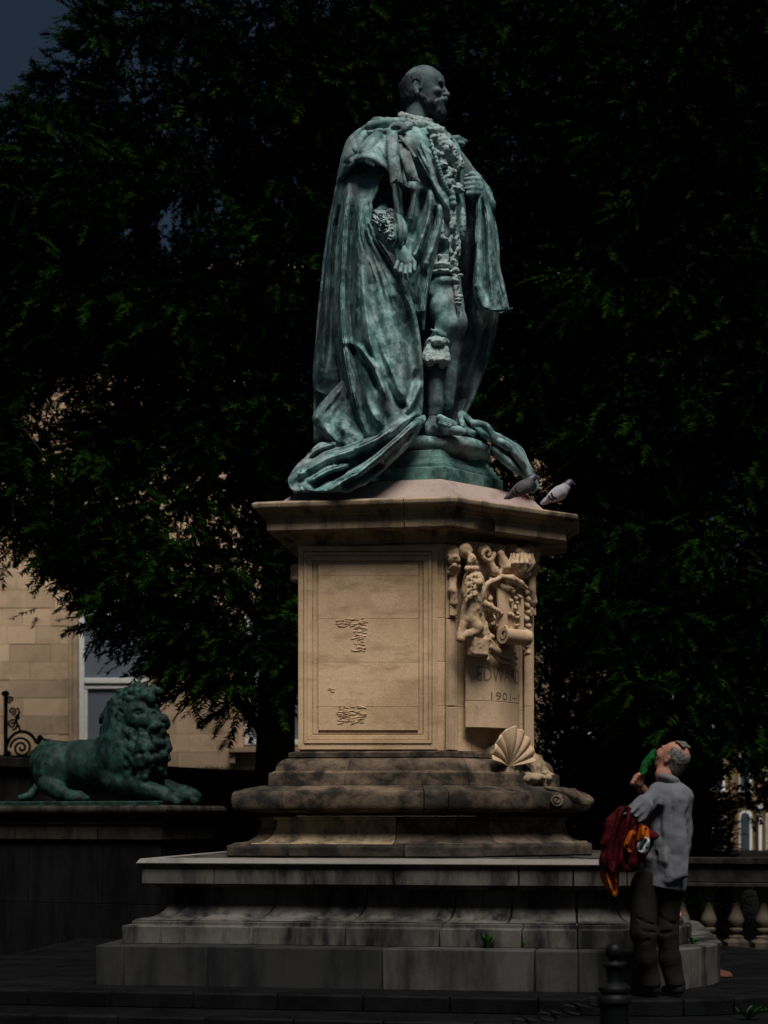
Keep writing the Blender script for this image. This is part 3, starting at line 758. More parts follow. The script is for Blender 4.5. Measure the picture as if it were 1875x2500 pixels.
# ------------------------------------------------------------------ bronze figure on its moulded bronze base
YS = 12.35
def S(px, py, d=0.0): return P(px, py, YS-d)
st = thing('bronze_statue', uv(0, 0, zcap), 'green weathered bronze statue of a bearded man in a long robe on the pedestal', 'statue')
BAS = Plan([(uA+.12, -.55), (uB-.02, -.55), (uC-.30, vC+.05), (uC-.30, -vC-.05), (uB-.02, .55), (uA+.12, .55)])
zb1 = z_at(1143, -.57); zb2 = z_at(1098, -.5); zb3 = z_at(1064, -.44)
hb = zb2-zb1
ring('base_block', BAS, [(.03, zcap-.04), (.03, zb1-.006), (.022, zb1)], M_BRBASE, st)
ring('base_mouldings', BAS, [(0, zb1-.01), (0, zb1+hb*.2), (-.02, zb1+hb*.22), (-.03, zb1+hb*.42), (-.045, zb1+hb*.44), (-.05, zb1+hb*.62), (-.075, zb1+hb*.66), (-.09, zb1+hb*.95), (-.10, zb2)], M_BRBASE, st)
# rounded cushion under the feet
cu = []
for i in range(40):
    a = 2*math.pi*i/40; cu.append((.045+.53*math.copysign(abs(math.cos(a))**.7, math.cos(a)), .40*math.copysign(abs(math.sin(a))**.7, math.sin(a))))
CUSH = Plan(cu); zm = (zb2+zb3)/2; hr = (zb3-zb2)/2
ring('base_cushion', CUSH, [(-.05, zb2-.03)]+[(hr*math.cos(t)*1.1, zm+hr*math.sin(t)) for t in np.linspace(-1.4, 1.57, 10)]+[(-.1, zb3)], M_BRONZE, st, smooth=70, bevel=0)

robe_ = M_BRONZE
# ---- body (one continuous mesh): torso, both arms and hands, legs, shoes
B = SDF([-.36, 11.62, 4.2], [1.06, 12.9, 6.9], .0112)
B.ell(S(1040, 425, .02), (.27, .33, .40), .06)
B.ell(S(1078, 420, .10), (.19, .24, .30), .08)
B.ell(S(1078, 520, .08), (.20, .26, .30), .08)
B.ell(S(1070, 600, .08), (.20, .27, .22), .08)
B.ell(S(990, 400, .1), (.25, .36, .24), .08)
B.ell(S(1015, 320, .0), (.16, .19, .16), .08)
# skirts of the tunic and puffed breeches
B.ell(S(1088, 640, .18), (.105, .15, .07), .02); B.ell(S(1084, 668, .20), (.12, .18, .05), .015)
B.ell(S(1082, 700, .22), (.125, .18, .075), .02)
for i in range(7):
    x = 1050+i*11
    B.cap(S(x, 690, .33+.02*math.sin(i)), S(x+3, 716, .34), .016, .02, .012)
# right leg
B.path([S(1078, 700, .22), S(1083, 750, .29), S(1092, 796, .33)], [.125, .108, .088], .04)
B.ell(S(1103, 792, .37), (.045, .05, .05), .03)
for (x0, y0, x1, y1) in ((1052, 804, 1090, 814), (1060, 812, 1092, 822)): B.path([S(x0, y0, .36), S((x0+x1)/2, (y0+y1)/2+3, .42), S(x1, y1, .42)], [.008, .014, .006], .025)
B.path([S(1092, 800, .31), S(1070, 845, .29), S(1064, 900, .28), S(1064, 985, .33), S(1062, 1018, .34)], [.095, .088, .078, .055, .055], .03)
B.ell(S(1052, 870, .24), (.07, .08, .14), .05)
# shoe
B.path([S(1052, 1040, .33), S(1085, 1043, .38), S(1118, 1052, .44), S(1134, 1055, .46)], [.052, .058, .036, .022], .03)
B.cap(S(1050, 1053, .34), S(1066, 1055, .36), .04, .035, .02)
# left leg (further away, in the shade of the robe)
B.path([S(1085, 690, -.05), S(1108, 790, -.02), S(1098, 850, -.1), S(1092, 985, -.12)], [.14, .105, .09, .055], .05)
B.path([S(1088, 1035, -.1), S(1130, 1048, -.02)], [.055, .035], .03)
# right arm: shoulder, elbow, ruffled sleeve, cuff band, hand
B.path([S(960, 400, .15), S(932, 500, .24)], [.13, .105], .06)
B.path([S(932, 505, .28), S(934, 535, .43), S(942, 555, .52), S(964, 592, .57)], [.075, .082, .092, .085], .03)
B.path([S(962, 598, .53), S(976, 614, .54)], [.055, .05], .02)
NH = SDF(S(945, 690, .75), S(1025, 595, .4), .005)
NH.path([S(970, 604, .56), S(982, 620, .585)], [.06, .055], .02); NH.ell(S(984, 630, .60), (.062, .04, .06), .02); NH.ell(S(992, 640, .60), (.045, .036, .05), .015)
for (x0, y0, x1, y1, x2, y2, r) in ((971, 640, 965, 656, 968, 668, .0145), (981, 647, 977, 664, 980, 676, .0155), (991, 650, 989, 668, 991, 680, .0155), (1001, 648, 1001, 666, 1001, 677, .015)):
    NH.path([S(x0, y0, .615), S(x1, y1, .645), S(x2, y2, .615)], [r*1.15, r, r*.8], .004)
NH.path([S(998, 626, .58), S(1011, 642, .57), S(1012, 660, .585)], [.024, .019, .014], .006)
NH.mesh('near_hand', M_BRONZE, st)
# left arm under the robe and its hand gripping the edge
B.path([S(1095, 395, -.12), S(1168, 480, -.28), S(1178, 505, -.22), S(1160, 458, .02)], [.14, .11, .10, .07], .05)
B.ell(S(1166, 458, .06), (.055, .06, .085), .03)
for k in range(4):
    y = 437+11.5*k
    B.path([S(1172, y+2, .09), S(1155, y, .145), S(1139+2*(k == 3), y+1, .125)], [.024, .023, .019], .006)
B.path([S(1168, 432, .08), S(1152, 425, .10), S(1140, 430, .09)], [.026, .022, .018], .01)
rz = random.Random(21); lr = []
for k in range(46):
    x = rz.uniform(905, 962); y = rz.uniform(516, 600); a = rz.uniform(-.6, .9); l = rz.uniform(8, 20); c_ = rz.uniform(-5, 5)
    lr.append(([(x-l/2*math.cos(a), y-l/2*math.sin(a)), (x+c_*math.sin(a), y+c_*math.cos(a)), (x+l/2*math.cos(a), y+l/2*math.sin(a))], rz.uniform(1.6, 3.0), rz.choice((-.028, -.02, .022, .026))))
sheet('lace_sleeve', [
    [(904, 516, .38), (912, 512, .50), (932, 513, .55), (952, 516, .54), (964, 520, .46)],
    [(905, 530, .40), (914, 530, .56), (934, 530, .63), (956, 530, .61), (968, 530, .50)],
    [(908, 550, .42), (919, 551, .60), (938, 551, .67), (959, 550, .64), (970, 549, .54)],
    [(916, 570, .44), (928, 572, .61), (945, 573, .68), (962, 572, .65), (972, 570, .55)],
    [(930, 590, .46), (940, 591, .61), (953, 592, .67), (966, 592, .64), (976, 590, .55)],
    [(946, 602, .44), (953, 605, .56), (962, 606, .60), (972, 606, .58), (980, 603, .5)]], 90, 110, YS, M_LACE, st, lr, .03, (.006, 40))
sheet('sleeve_band', [
    [(958, 520, .52), (968, 521, .60), (980, 526, .56)], [(961, 540, .58), (974, 540, .67), (990, 544, .58)],
    [(962, 560, .61), (977, 560, .70), (995, 562, .60)], [(963, 580, .61), (978, 581, .69), (994, 582, .60)], [(965, 600, .59), (978, 603, .65), (988, 602, .58)]], 30, 50, YS, robe_, st, [([(966, 522), (966, 600)], 2.5, -.03), ([(974, 524), (974, 602)], 2.5, .015), ([(984, 530), (986, 600)], 3, -.015)], .03)
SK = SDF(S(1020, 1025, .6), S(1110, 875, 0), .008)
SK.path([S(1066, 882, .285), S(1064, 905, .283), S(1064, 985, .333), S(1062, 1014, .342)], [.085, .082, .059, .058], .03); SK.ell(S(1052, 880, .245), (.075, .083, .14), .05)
SK.mesh('shade_dark_stocking', M_BRHEAD, st)  # dark bronze shell: the robe's shade on the calf put into the colour
B.mesh('body', M_BRONZE, st, disp=lambda V: V+.004*fbm(V, 10, 3, 2)[:, None]*np.array([1, 1, 1.]))

# ---- head and neck
FW = np.array([math.cos(math.radians(14)), -math.sin(math.radians(14)), 0]); SDW = np.array([FW[1], -FW[0], 0])   # forward, towards-viewer side
H0 = S(1033, 225, .12)
HR = np.stack([FW, SDW, [0, 0, 1]], 1)
SZ = 1/303.
def HD(fx, fy, fz):      # head coordinates in photo px: forward, side (towards viewer), up
    return H0+(FW*fx+SDW*fy+np.array([0, 0, 1])*fz)*SZ
Hd = SDF(H0-[.34, .34, .42], H0+[.34, .34, .3], .0058)
Hd.ell(HD(-2, 0, 20), np.array((51, 40, 44))*SZ, .02, HR)
Hd.ell(HD(10, 0, 2), np.array((44, 36, 42))*SZ, .03, HR)
Hd.ell(HD(-20, 0, 0), np.array((34, 36, 40))*SZ, .03, HR)
Hd.ell(HD(20, 0, -24), np.array((30, 28, 34))*SZ, .03, HR)         # lower face
Hd.ell(HD(30, 0, 22), np.array((24, 31, 20))*SZ, .03, HR)          # forehead
Hd.cap(HD(46, -18, 12), HD(46, 18, 12), 7*SZ, None, .012)           # brow
for s in (-1, 1):
    Hd.ell(HD(47, 15*s, 2), np.array((9, 9, 7))*SZ, .012, HR, 'd')  # eye socket
    Hd.ell(HD(42, 14*s, 3), np.array((7, 8, 5.5))*SZ, .004, HR)
    Hd.cap(HD(47, 8*s, 8), HD(42, 22*s, 6), 3*SZ, None, .006)
    Hd.cap(HD(47, 9*s, -2), HD(42, 20*s, -3), 2.2*SZ, None, .006)
    Hd.ell(HD(38, 20*s, -12), np.array((13, 10, 9))*SZ, .02, HR)    # cheek
    Hd.ell(HD(-10, 38*s, -4), np.array((10, 6, 17))*SZ, .006, HR)   # ear
    Hd.ell(HD(-6, 43*s, -2), np.array((5, 4, 9))*SZ, .006, HR, 'd')
    Hd.ell(HD(-7, 40*s, -20), np.array((6, 4, 6))*SZ, .006, HR)
    Hd.cap(HD(56, 3*s, -26), HD(40, 22*s, -38), 8*SZ, 5*SZ, .008)   # moustache
    Hd.cap(HD(42, 20*s, -37), HD(34, 27*s, -43), 5*SZ, 3*SZ, .006)
    for k in range(5):                                             # side hair
        Hd.cap(HD(-26+8*k, 37*s-(.5*abs(k-2))*s, 20-1.5*k), HD(-30+8*k, 38*s, -8), 4*SZ, 3*SZ, .01)
Hd.path([HD(49, 0, 10), HD(56, 0, -4), HD(63, 0, -15)], [5*SZ, 6*SZ, 6.5*SZ], .008)   # nose
for s in (-1, 1): Hd.ell(HD(57, 5.5*s, -16), np.array((7, 5, 5))*SZ, .006, HR)
Hd.cap(HD(56, -7, -22), HD(56, 7, -22), 2.5*SZ, None, .004, 'd')
Hd.cap(HD(53, -6, -36), HD(53, 6, -36), 4.5*SZ, None, .006)          # lower lip
Hd.ell(HD(30, 0, -42), np.array((22, 20, 18))*SZ, .02, HR)
Hd.path([HD(-10, 0, -20), HD(-14, 0, -60), HD(-20, 0, -100)], [33*SZ, 31*SZ, 40*SZ], .03)
Hd.mesh('head', M_BRHEAD, st)
BD = SDF(H0-[.34, .34, .42], H0+[.34, .34, .1], .0058)
BD.path([HD(34, 0, -45), HD(42, 0, -62), HD(47, 0, -72)], [25*SZ, 19*SZ, 9*SZ], .02)   # beard
BD.path([HD(0, 30, -24), HD(22, 26, -44), HD(36, 14, -58)], [9*SZ, 13*SZ, 12*SZ], .02)
BD.path([HD(0, -30, -24), HD(22, -26, -44), HD(36, -14, -58)], [9*SZ, 13*SZ, 12*SZ], .02)
BD.rough(HD(0, 0, -62)-[.16, .2, .10], HD(30, 0, -40)+[.16, .2, .07], .010, 32, 2, 4, (1, 1, .55))
BD.mesh('beard', M_BRHAIR, st)
HH = SDF(H0-[.34, .34, .3], H0+[.34, .34, .3], .0058)
HH.ell(HD(-16, 0, 10), np.array((46, 45, 41))*SZ, .02, HR); HH.ell(HD(-26, 0, -14), np.array((32, 41, 36))*SZ, .03, HR)
HH.ell(HD(14, 0, 62), np.array((84, 70, 33))*SZ, .02, HR, 'd'); HH.ell(HD(58, 0, 0), np.array((52, 80, 80))*SZ, .01, HR, 'd')
for s in (-1, 1): HH.ell(HD(-9, 44*s, -6), np.array((10, 12, 18))*SZ, .006, HR, 'd')
HH.rough(H0-[.34, .34, .3], H0+[.34, .34, .3], .008, 30, 2, 4, (1, 1, .5)); HH.mesh('hair', M_BRHAIR, st)
# standing collar with braid
C = SDF(S(960, 330, .5)-[0, 0, .12], S(1090, 260, -.4)+[0, 0, .06], .0055)
for k, (cy, r) in enumerate(((292, 36), (302, 38))):
    pts = [S(1016+3*k+r*math.cos(a), cy+8*math.cos(a)+2*math.sin(a), .12+(r/291)*math.sin(a)) for a in np.linspace(0, 2*math.pi, 22)]
    C.path(pts, .033, .012)
C.rough(S(970, 325, .4), S(1085, 262, -.2), .006, 40, 2, 9)
C.mesh('standing_collar', M_LACE, st)

# ---- robe: back length, lower wrap, front fall
robe = M_BRONZE
sheet('robe_back', [
    [(842, 400, -.05), (838, 400, .1), (850, 405, .2), (880, 410, .25)],
    [(826, 470, -.25), (820, 475, .02), (835, 480, .17), (870, 480, .22)],
    [(806, 580, -.32), (802, 585, .0), (825, 590, .15), (870, 590, .22)],
    [(792, 700, -.38), (788, 705, -.02), (815, 710, .13), (865, 710, .2)],
    [(778, 820, -.42), (775, 825, -.02), (805, 830, .12), (865, 830, .2)],
    [(768, 900, -.45), (765, 905, -.02), (800, 915, .10), (865, 920, .2)],
    [(765, 940, -.45), (766, 950, .0), (800, 965, .10), (870, 985, .2)]],
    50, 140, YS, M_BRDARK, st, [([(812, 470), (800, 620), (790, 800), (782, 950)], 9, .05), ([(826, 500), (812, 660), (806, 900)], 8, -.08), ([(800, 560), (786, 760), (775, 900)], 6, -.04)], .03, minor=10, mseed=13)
sheet('robe_fold', [
    [(838, 925, .25), (845, 930, .3), (855, 940, .32), (862, 960, .3)],
    [(800, 965, .25), (825, 975, .36), (850, 985, .4), (875, 990, .36)],
    [(766, 1008, .2), (800, 1020, .38), (845, 1030, .46), (890, 1035, .4)],
    [(765, 1035, .2), (800, 1055, .42), (845, 1065, .5), (895, 1065, .45)],
    [(795, 1070, .25), (825, 1085, .42), (860, 1092, .52), (905, 1090, .45)]],
    50, 60, YS, robe, st, [([(845, 935), (790, 1000), (768, 1030)], 7, .03), ([(850, 960), (815, 1030), (830, 1080)], 12, -.05)], .03, minor=8, mseed=11)
wrap = [
    [(845, 380, .02), (860, 384, .16), (882, 392, .22), (904, 402, .26), (928, 412, .34), (950, 420, .42)],
    [(838, 425, .05), (854, 428, .24), (876, 432, .34), (898, 434, .42), (918, 433, .46), (931, 432, .47)],
    [(832, 480, .10), (848, 482, .34), (868, 486, .45), (884, 488, .50), (898, 490, .52), (907, 492, .50)],
    [(826, 540, .12), (845, 542, .37), (862, 545, .46), (878, 546, .51), (893, 546, .53), (904, 546, .50)],
    [(822, 580, .13), (842, 582, .38), (862, 583, .48), (882, 584, .52), (900, 583, .54), (915, 580, .50)],
    [(818, 620, .14), (842, 622, .40), (868, 622, .50), (894, 622, .54), (920, 620, .55), (941, 614, .50)],
    [(816, 670, .15), (845, 672, .42), (876, 674, .53), (910, 676, .57), (945, 676, .56), (978, 672, .47)],
    [(814, 730, .16), (848, 734, .44), (884, 738, .55), (924, 740, .59), (965, 740, .56), (1008, 736, .44)],
    [(814, 800, .17), (850, 804, .46), (890, 808, .58), (934, 812, .62), (980, 812, .57), (1024, 808, .42)],
    [(820, 870, .18), (856, 876, .48), (898, 880, .60), (942, 884, .65), (988, 884, .59), (1032, 880, .42)],
    [(832, 940, .20), (868, 946, .50), (908, 952, .63), (950, 956, .68), (992, 954, .60), (1034, 948, .42)],
    [(848, 1005, .22), (882, 1012, .52), (918, 1018, .66), (956, 1018, .70), (994, 1010, .60), (1032, 1000, .42)],
    [(872, 1060, .25), (900, 1068, .55), (930, 1068, .68), (962, 1056, .70), (994, 1038, .60), (1030, 1018, .44)],
    [(900, 1105, .25), (920, 1100, .55), (944, 1086, .66), (970, 1068, .68), (996, 1046, .60), (1028, 1022, .44)]]
sheet('robe_wrap', wrap, 150, 260, YS, robe, st, [
    ([(850, 430), (842, 560), (834, 700), (838, 820), (852, 930), (880, 1040)], 9, .10),           # strong outer ridge
    ([(864, 450), (858, 600), (852, 740), (862, 860), (884, 980), (905, 1060)], 10, -.13),
    ([(885, 470), (880, 580), (885, 700), (900, 830), (928, 940), (950, 1020)], 15, .07),
    ([(900, 640), (912, 760), (935, 870), (962, 960)], 16, -.05),
    ([(930, 434), (906, 492), (903, 545), (915, 582), (944, 622), (980, 680)], 7, .05, .05),         # slit lip
    ([(840, 842), (870, 858), (905, 905), (930, 975)], 7, -.07), ([(845, 830), (880, 852), (920, 900), (950, 980)], 7, .05),
    ([(905, 770), (935, 860), (975, 950), (1000, 990)], 9, .05), ([(890, 830), (920, 900), (970, 985), (1000, 1002)], 7, -.06),
    ([(980, 690), (1010, 760), (1026, 840), (1030, 930)], 10, .055), ([(965, 720), (990, 800), (1005, 890), (1000, 960)], 14, -.07),
    ([(1030, 930), (1012, 975), (990, 1010)], 8, .06), ([(1018, 900), (1000, 960), (975, 1000)], 7, -.05),
    ([(860, 900), (890, 985), (935, 1045)], 10, .05), ([(925, 640), (955, 700), (985, 790)], 18, .03),
    ([(1030, 1005), (985, 1030), (930, 1075)], 8, .05)], .025, minor=20, mseed=49)
front = [
    [(968, 380, .35), (990, 385, .36), (1015, 395, .32), (1040, 400, .25), (1052, 405, .2)],
    [(962, 430, .42), (988, 436, .38), (1018, 442, .34), (1050, 446, .33), (1070, 448, .28)],
    [(966, 490, .45), (990, 494, .38), (1022, 498, .36), (1058, 500, .38), (1082, 502, .32)],
    [(980, 545, .47), (998, 548, .40), (1026, 552, .40), (1056, 554, .42), (1078, 554, .34)],
    [(988, 595, .47), (1002, 598, .42), (1024, 602, .43), (1050, 604, .44), (1070, 606, .36)],
    [(990, 650, .47), (1004, 654, .45), (1020, 656, .46), (1042, 658, .45), (1058, 660, .37)],
    [(1000, 705, .45), (1010, 708, .45), (1022, 710, .46), (1036, 712, .44), (1046, 712, .37)],
    [(1014, 755, .40), (1020, 757, .42), (1027, 758, .43), (1034, 760, .42), (1040, 762, .36)],
    [(1028, 800, .34), (1030, 802, .36), (1032, 803, .37), (1034, 804, .36), (1037, 806, .33)]]
sheet('robe_front', front, 80, 170, YS, robe, st, [
    ([(958, 425), (966, 500), (976, 560)], 7, .07), ([(1012, 440), (1006, 500), (996, 550)], 7, .09), ([(1000, 460), (990, 520), (985, 550)], 9, -.13),
    ([(1055, 450), (1046, 530), (1028, 590), (1000, 650)], 9, .10), ([(1036, 460), (1026, 530), (1006, 590)], 9, -.11),
    ([(1076, 480), (1072, 550), (1056, 610), (1030, 670)], 8, .08), ([(1064, 500), (1056, 560), (1036, 620), (1008, 670)], 6, -.08),
    ([(1050, 640), (1036, 720), (1030, 780)], 5, .05), ([(1030, 640), (1018, 700), (1016, 760)], 7, -.05), ([(960, 420), (985, 470), (978, 520)], 6, -.04)], .025, minor=9, mseed=19)
# robe over the far arm and its dark lining
sheet('robe_sleeve', [
    [(1150, 428, .0), (1162, 426, .06), (1172, 432, .04), (1182, 446, -.12)],
    [(1158, 470, .02), (1172, 468, .10), (1184, 466, .08), (1192, 472, -.16)],
    [(1162, 540, .02), (1178, 540, .11), (1194, 540, .08), (1206, 544, -.18)],
    [(1160, 620, .02), (1178, 620, .11), (1200, 622, .07), (1216, 624, -.18)],
    [(1154, 690, .02), (1176, 692, .12), (1208, 694, .07), (1232, 694, -.16)],
    [(1160, 735, .03), (1180, 742, .12), (1216, 748, .07), (1243, 750, -.14)],
    [(1176, 758, .02), (1194, 757, .11), (1220, 756, .06), (1244, 753, -.14)]],
    60, 130, YS, robe, st, [([(1168, 470), (1166, 600), (1162, 740)], 6, .06), ([(1180, 480), (1182, 600), (1190, 750)], 8, -.07), ([(1194, 500), (1204, 620), (1226, 745)], 7, .05), ([(1186, 520), (1192, 640), (1206, 745)], 5, .03), ([(1210, 640), (1232, 745)], 5, -.03)], .03, minor=12, mseed=15)
sheet('robe_lining', [
    [(1040, 420, -.25), (1090, 420, -.42), (1150, 425, -.42), (1180, 450, -.3)],
    [(1030, 560, -.2), (1090, 560, -.48), (1160, 560, -.5), (1205, 560, -.3)],
    [(1025, 720, -.2), (1090, 720, -.52), (1165, 720, -.5), (1214, 730, -.3)],
    [(1020, 800, -.2), (1085, 800, -.52), (1160, 800, -.5), (1206, 800, -.28)],
    [(1010, 880, -.2), (1075, 890, -.52), (1140, 890, -.5), (1186, 880, -.25)],
    [(1005, 960, -.2), (1060, 980, -.5), (1115, 980, -.45), (1156, 960, -.2)],
    [(1000, 1060, -.2), (1050, 1060, -.5), (1095, 1060, -.4), (1124, 1022, -.15)]],
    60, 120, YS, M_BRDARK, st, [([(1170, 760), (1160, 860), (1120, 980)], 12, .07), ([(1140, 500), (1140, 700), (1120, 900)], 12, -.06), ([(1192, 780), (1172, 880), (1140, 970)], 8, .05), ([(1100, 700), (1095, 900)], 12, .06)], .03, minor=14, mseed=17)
# back of the robe, closing the figure away from the viewer
sheet('robe_far_side', [
    [(838, 400, -.05), (900, 350, -.35), (1010, 330, -.45), (1110, 370, -.45), (1180, 445, -.3)],
    [(800, 600, -.30), (860, 600, -.55), (990, 600, -.65), (1130, 600, -.65), (1214, 620, -.3)],
    [(775, 850, -.42), (840, 850, -.65), (980, 850, -.72), (1110, 850, -.65), (1190, 860, -.28)],
    [(770, 1080, -.45), (850, 1080, -.7), (960, 1080, -.72), (1060, 1070, -.6), (1124, 1030, -.2)]],
    40, 60, YS, robe, st, [], .03)

# ---- shoulder cape, collar band, ribbons
cape = [
    [(985, 303, .20), (955, 299, .30), (915, 303, .28), (880, 318, .20), (856, 340, .08), (845, 362, -.05)],
    [(985, 322, .32), (955, 322, .40), (915, 328, .40), (880, 338, .32), (853, 360, .20), (838, 388, .0)],
    [(984, 348, .38), (955, 350, .46), (915, 352, .48), (880, 360, .42), (850, 384, .28), (832, 418, .02)],
    [(982, 378, .42), (955, 380, .50), (920, 376, .54), (885, 376, .50), (852, 400, .34), (829, 432, .03)],
    [(978, 410, .44), (955, 408, .52), (922, 392, .57), (888, 384, .54), (858, 404, .38), (827, 445, .04)],
    [(975, 428, .45), (955, 420, .53), (924, 399, .58), (892, 387, .56), (862, 406, .40), (833, 446, .05)]]
sheet('shoulder_cape', cape, 110, 90, YS, robe, st, [
    ([(900, 312), (870, 350), (842, 400)], 8, .05), ([(915, 318), (888, 350), (866, 395)], 6, -.06), ([(935, 315), (905, 350), (880, 380)], 10, .04),
    ([(868, 390), (892, 384), (915, 390), (950, 415)], 5, .035, .05), ([(890, 312), (862, 345)], 5, -.04)], .022, minor=14, mseed=17)
def ribbon(pts, w, name, fork=False, d_in=.03):
    """flat band hanging along pts (px, py, d), w px wide; forked end"""
    c = np.array(pts, float); c = _cr(c, 28); V = []; F = []
    for i, (x, y, d) in enumerate(c):
        ww = w*(.92+.16*i/27)
        yb = y
        for k, s in enumerate((-1, -.5, 0, .5, 1)):
            yy = yb-(12*(1-abs(s)) if fork and i == 27 else 0)
            V.append(S(x+ww/2*s, yy, d+.012*(1-s*s)+.006*math.sin(i*.8+s*3)))
    for i in range(27):
        for k in range(4): F.append((i*5+k, (i+1)*5+k, (i+1)*5+k+1, i*5+k+1))
    o = mk(name, V, F, robe, st, smooth=True); s = o.modifiers.new('t', 'SOLIDIFY'); s.thickness = .02; s.offset = -1
ribbon([(957, 318, .50), (958, 350, .62), (962, 400, .68), (968, 452, .67)], 29, 'ribbon', True)
ribbon([(978, 345, .50), (990, 380, .57), (1001, 415, .58), (1009, 446, .55)], 29, 'ribbon', True)
ribbon([(975, 330, .52), (990, 350, .55), (1012, 384, .54)], 12, 'ribbon')
# knotted bow on the near shoulder
K = SDF(S(860, 345, .75)-[0, 0, .1], S(1020, 280, 0)+[0, 0, .1], .006)
K.path([S(880, 322, .30), S(905, 308, .38), (S(945, 300, .42)), S(985, 298, .36), S(1003, 305, .3)], [.012, .035, .04, .035, .02], .015)
K.path([S(880, 325, .33), S(930, 322, .46), S(975, 316, .46), S(1000, 306, .36)], [.014, .022, .024, .03], .012)
K.ell(S(972, 312, .46), (.075, .03, .05), .01); K.ell(S(965, 312, .50), (.05, .04, .02), .01, op='d')
K.ell(S(925, 296, .36), (.07, .06, .025), .012)
K.mesh('shoulder_bow', robe, st)
# ermine band running down the front edge
sheet('front_band', [
    [(1000, 306, .26), (1022, 312, .30), (1042, 322, .26)], [(994, 330, .36), (1028, 340, .40), (1056, 350, .34)],
    [(1012, 366, .42), (1040, 374, .45), (1066, 384, .38)], [(1034, 408, .44), (1056, 416, .46), (1076, 424, .40)],
    [(1054, 448, .42), (1072, 455, .44), (1088, 462, .39)], [(1072, 484, .40), (1086, 490, .42), (1100, 496, .37)], [(1086, 512, .37), (1098, 518, .38), (1110, 524, .34)]],
    36, 110, YS, robe, st, [([(1000, 325), (1040, 405), (1085, 505)], 5, .02), ([(1050, 345), (1075, 425), (1105, 515)], 5, .02)], .03, minor=5, mseed=8)
# lace cravat, chains and orders on the chest
J = SDF([.26, 11.72, 6.05], [.80, 12.5, 7.02], .0065)
rr = random.Random(5)
for k in range(60):
    t = rr.random(); x = 1058+48*t+rr.uniform(-12, 18); y = 320+150*t+rr.uniform(-10, 10)
    if x > 1128: continue
    d = .36-.0012*abs(x-1075)+rr.uniform(-.02, .03)
    J.ell(S(x, y, d), (rr.uniform(.02, .045), .03, rr.uniform(.015, .035)), .008)
J.path([S(1056, 316, .30), S(1072, 325, .34), S(1092, 338, .28)], [.04, .05, .035], .015)
J.path([S(1072, 332, .34), S(1095, 365, .36), S(1118, 405, .3)], [.05, .06, .05], .02)
J.rough(S(1040, 480, .6), S(1145, 310, 0), .012, 28, 2, 3)
J.rough(S(1040, 480, .6), S(1145, 310, 0), .006, 70, 1, 6)
J.mesh('lace_cravat', M_LACE, st)
CH = MB()
def bead_chain(name, pts, n, r0, r1):
    c = _cr(np.array(pts, float), n); mb = SDF(np.min([S(*q) for q in c], 0)-.08, np.max([S(*q) for q in c], 0)+.08, .006)
    for i, q_ in enumerate(c): mb.ell(S(*q_), (r0 if i % 2 else r1,)*3, .006)
    mb.mesh(name, robe, st)
bead_chain('collar_chain', [(1052, 345, .42), (1068, 395, .46), (1080, 435, .44), (1096, 470, .41)], 30, .010, .017)
bead_chain('order_badge', [(1102, 468, .40), (1104, 482, .40), (1106, 498, .39)], 6, .03, .022)
# far shoulder bow
fb = SDF(S(1085, 370, .3)-[0, 0, .02], S(1155, 320, -.25)+[0, 0, .03], .006)
fb.path([S(1092, 337, .1), S(1118, 340, .08), S(1136, 346, .06)], [.022, .03, .02], .01); fb.ell(S(1118, 352, .08), (.06, .04, .03), .01); fb.ell(S(1112, 341, .13), (.035, .03, .01), .006, op='d')
fb.mesh('far_shoulder_bow', robe, st)
# cords, tassels and sword on the tunic
T = SDF(S(1040, 780, .6)-[0, 0, .05], S(1150, 490, -.1)+[0, 0, .05], .0065)
T.path([S(1100, 500, .37), S(1104, 540, .38), S(1106, 560, .37)], .016, .006)
T.path([S(1110, 500, .36), S(1110, 535, .37), S(1108, 560, .37)], .014, .006)
T.ell(S(1106, 548, .39), (.034, .03, .028), .006); T.ell(S(1104, 556, .39), (.026, .026, .03), .006)
T.path([S(1106, 562, .37), S(1098, 590, .38), S(1100, 615, .38), S(1110, 622, .37), S(1117, 605, .36), S(1112, 570, .36)], .013, .004)
T.path([S(1110, 562, .36), S(1122, 590, .33), S(1120, 625, .33)], .012, .004)
T.path([S(1072, 505, .38), S(1068, 560, .37), S(1066, 590, .36)], .012, .02)
T.path([S(1082, 505, .36), S(1076, 545, .36), S(1080, 585, .35)], .014, .02)
T.cap(S(1068, 582, .36), S(1092, 584, .36), .018, .012, .012)
T.ell(S(1072, 560, .33), (.05, .05, .09), .03); T.ell(S(1128, 545, .2), (.035, .06, .14), .03)
for k, (y, r) in enumerate(((640, .03), (650, .022), (662, .036), (676, .02), (688, .034), (700, .02))): T.ell(S(1108+1.2*k, y, .36), (r, r, .022), .006)
T.cap(S(1106, 630, .36), S(1114, 745, .36), .020, .017, .006)
T.cap(S(1102, 668, .36), S(1128, 672, .30), .012, .009, .004)
for y in (725, 733, 742): T.ell(S(1118, y, .36), (.034, .034, .012), .004)
T.cap(S(1116, 745, .36), S(1122, 775, .34), .024, .006, .004)
for k in range(5): T.cap(S(1066+9*k, 625, .35), S(1064+9*k, 650, .36), .014, .012, .01)
T.ell(S(1078, 648, .36), (.07, .05, .022), .015); T.ell(S(1080, 664, .37), (.08, .05, .02), .012)
T.rough(S(1040, 720, .6), S(1150, 600, 0), .010, 30, 2, 2)
T.mesh('cords_and_sword', M_LACE, st)
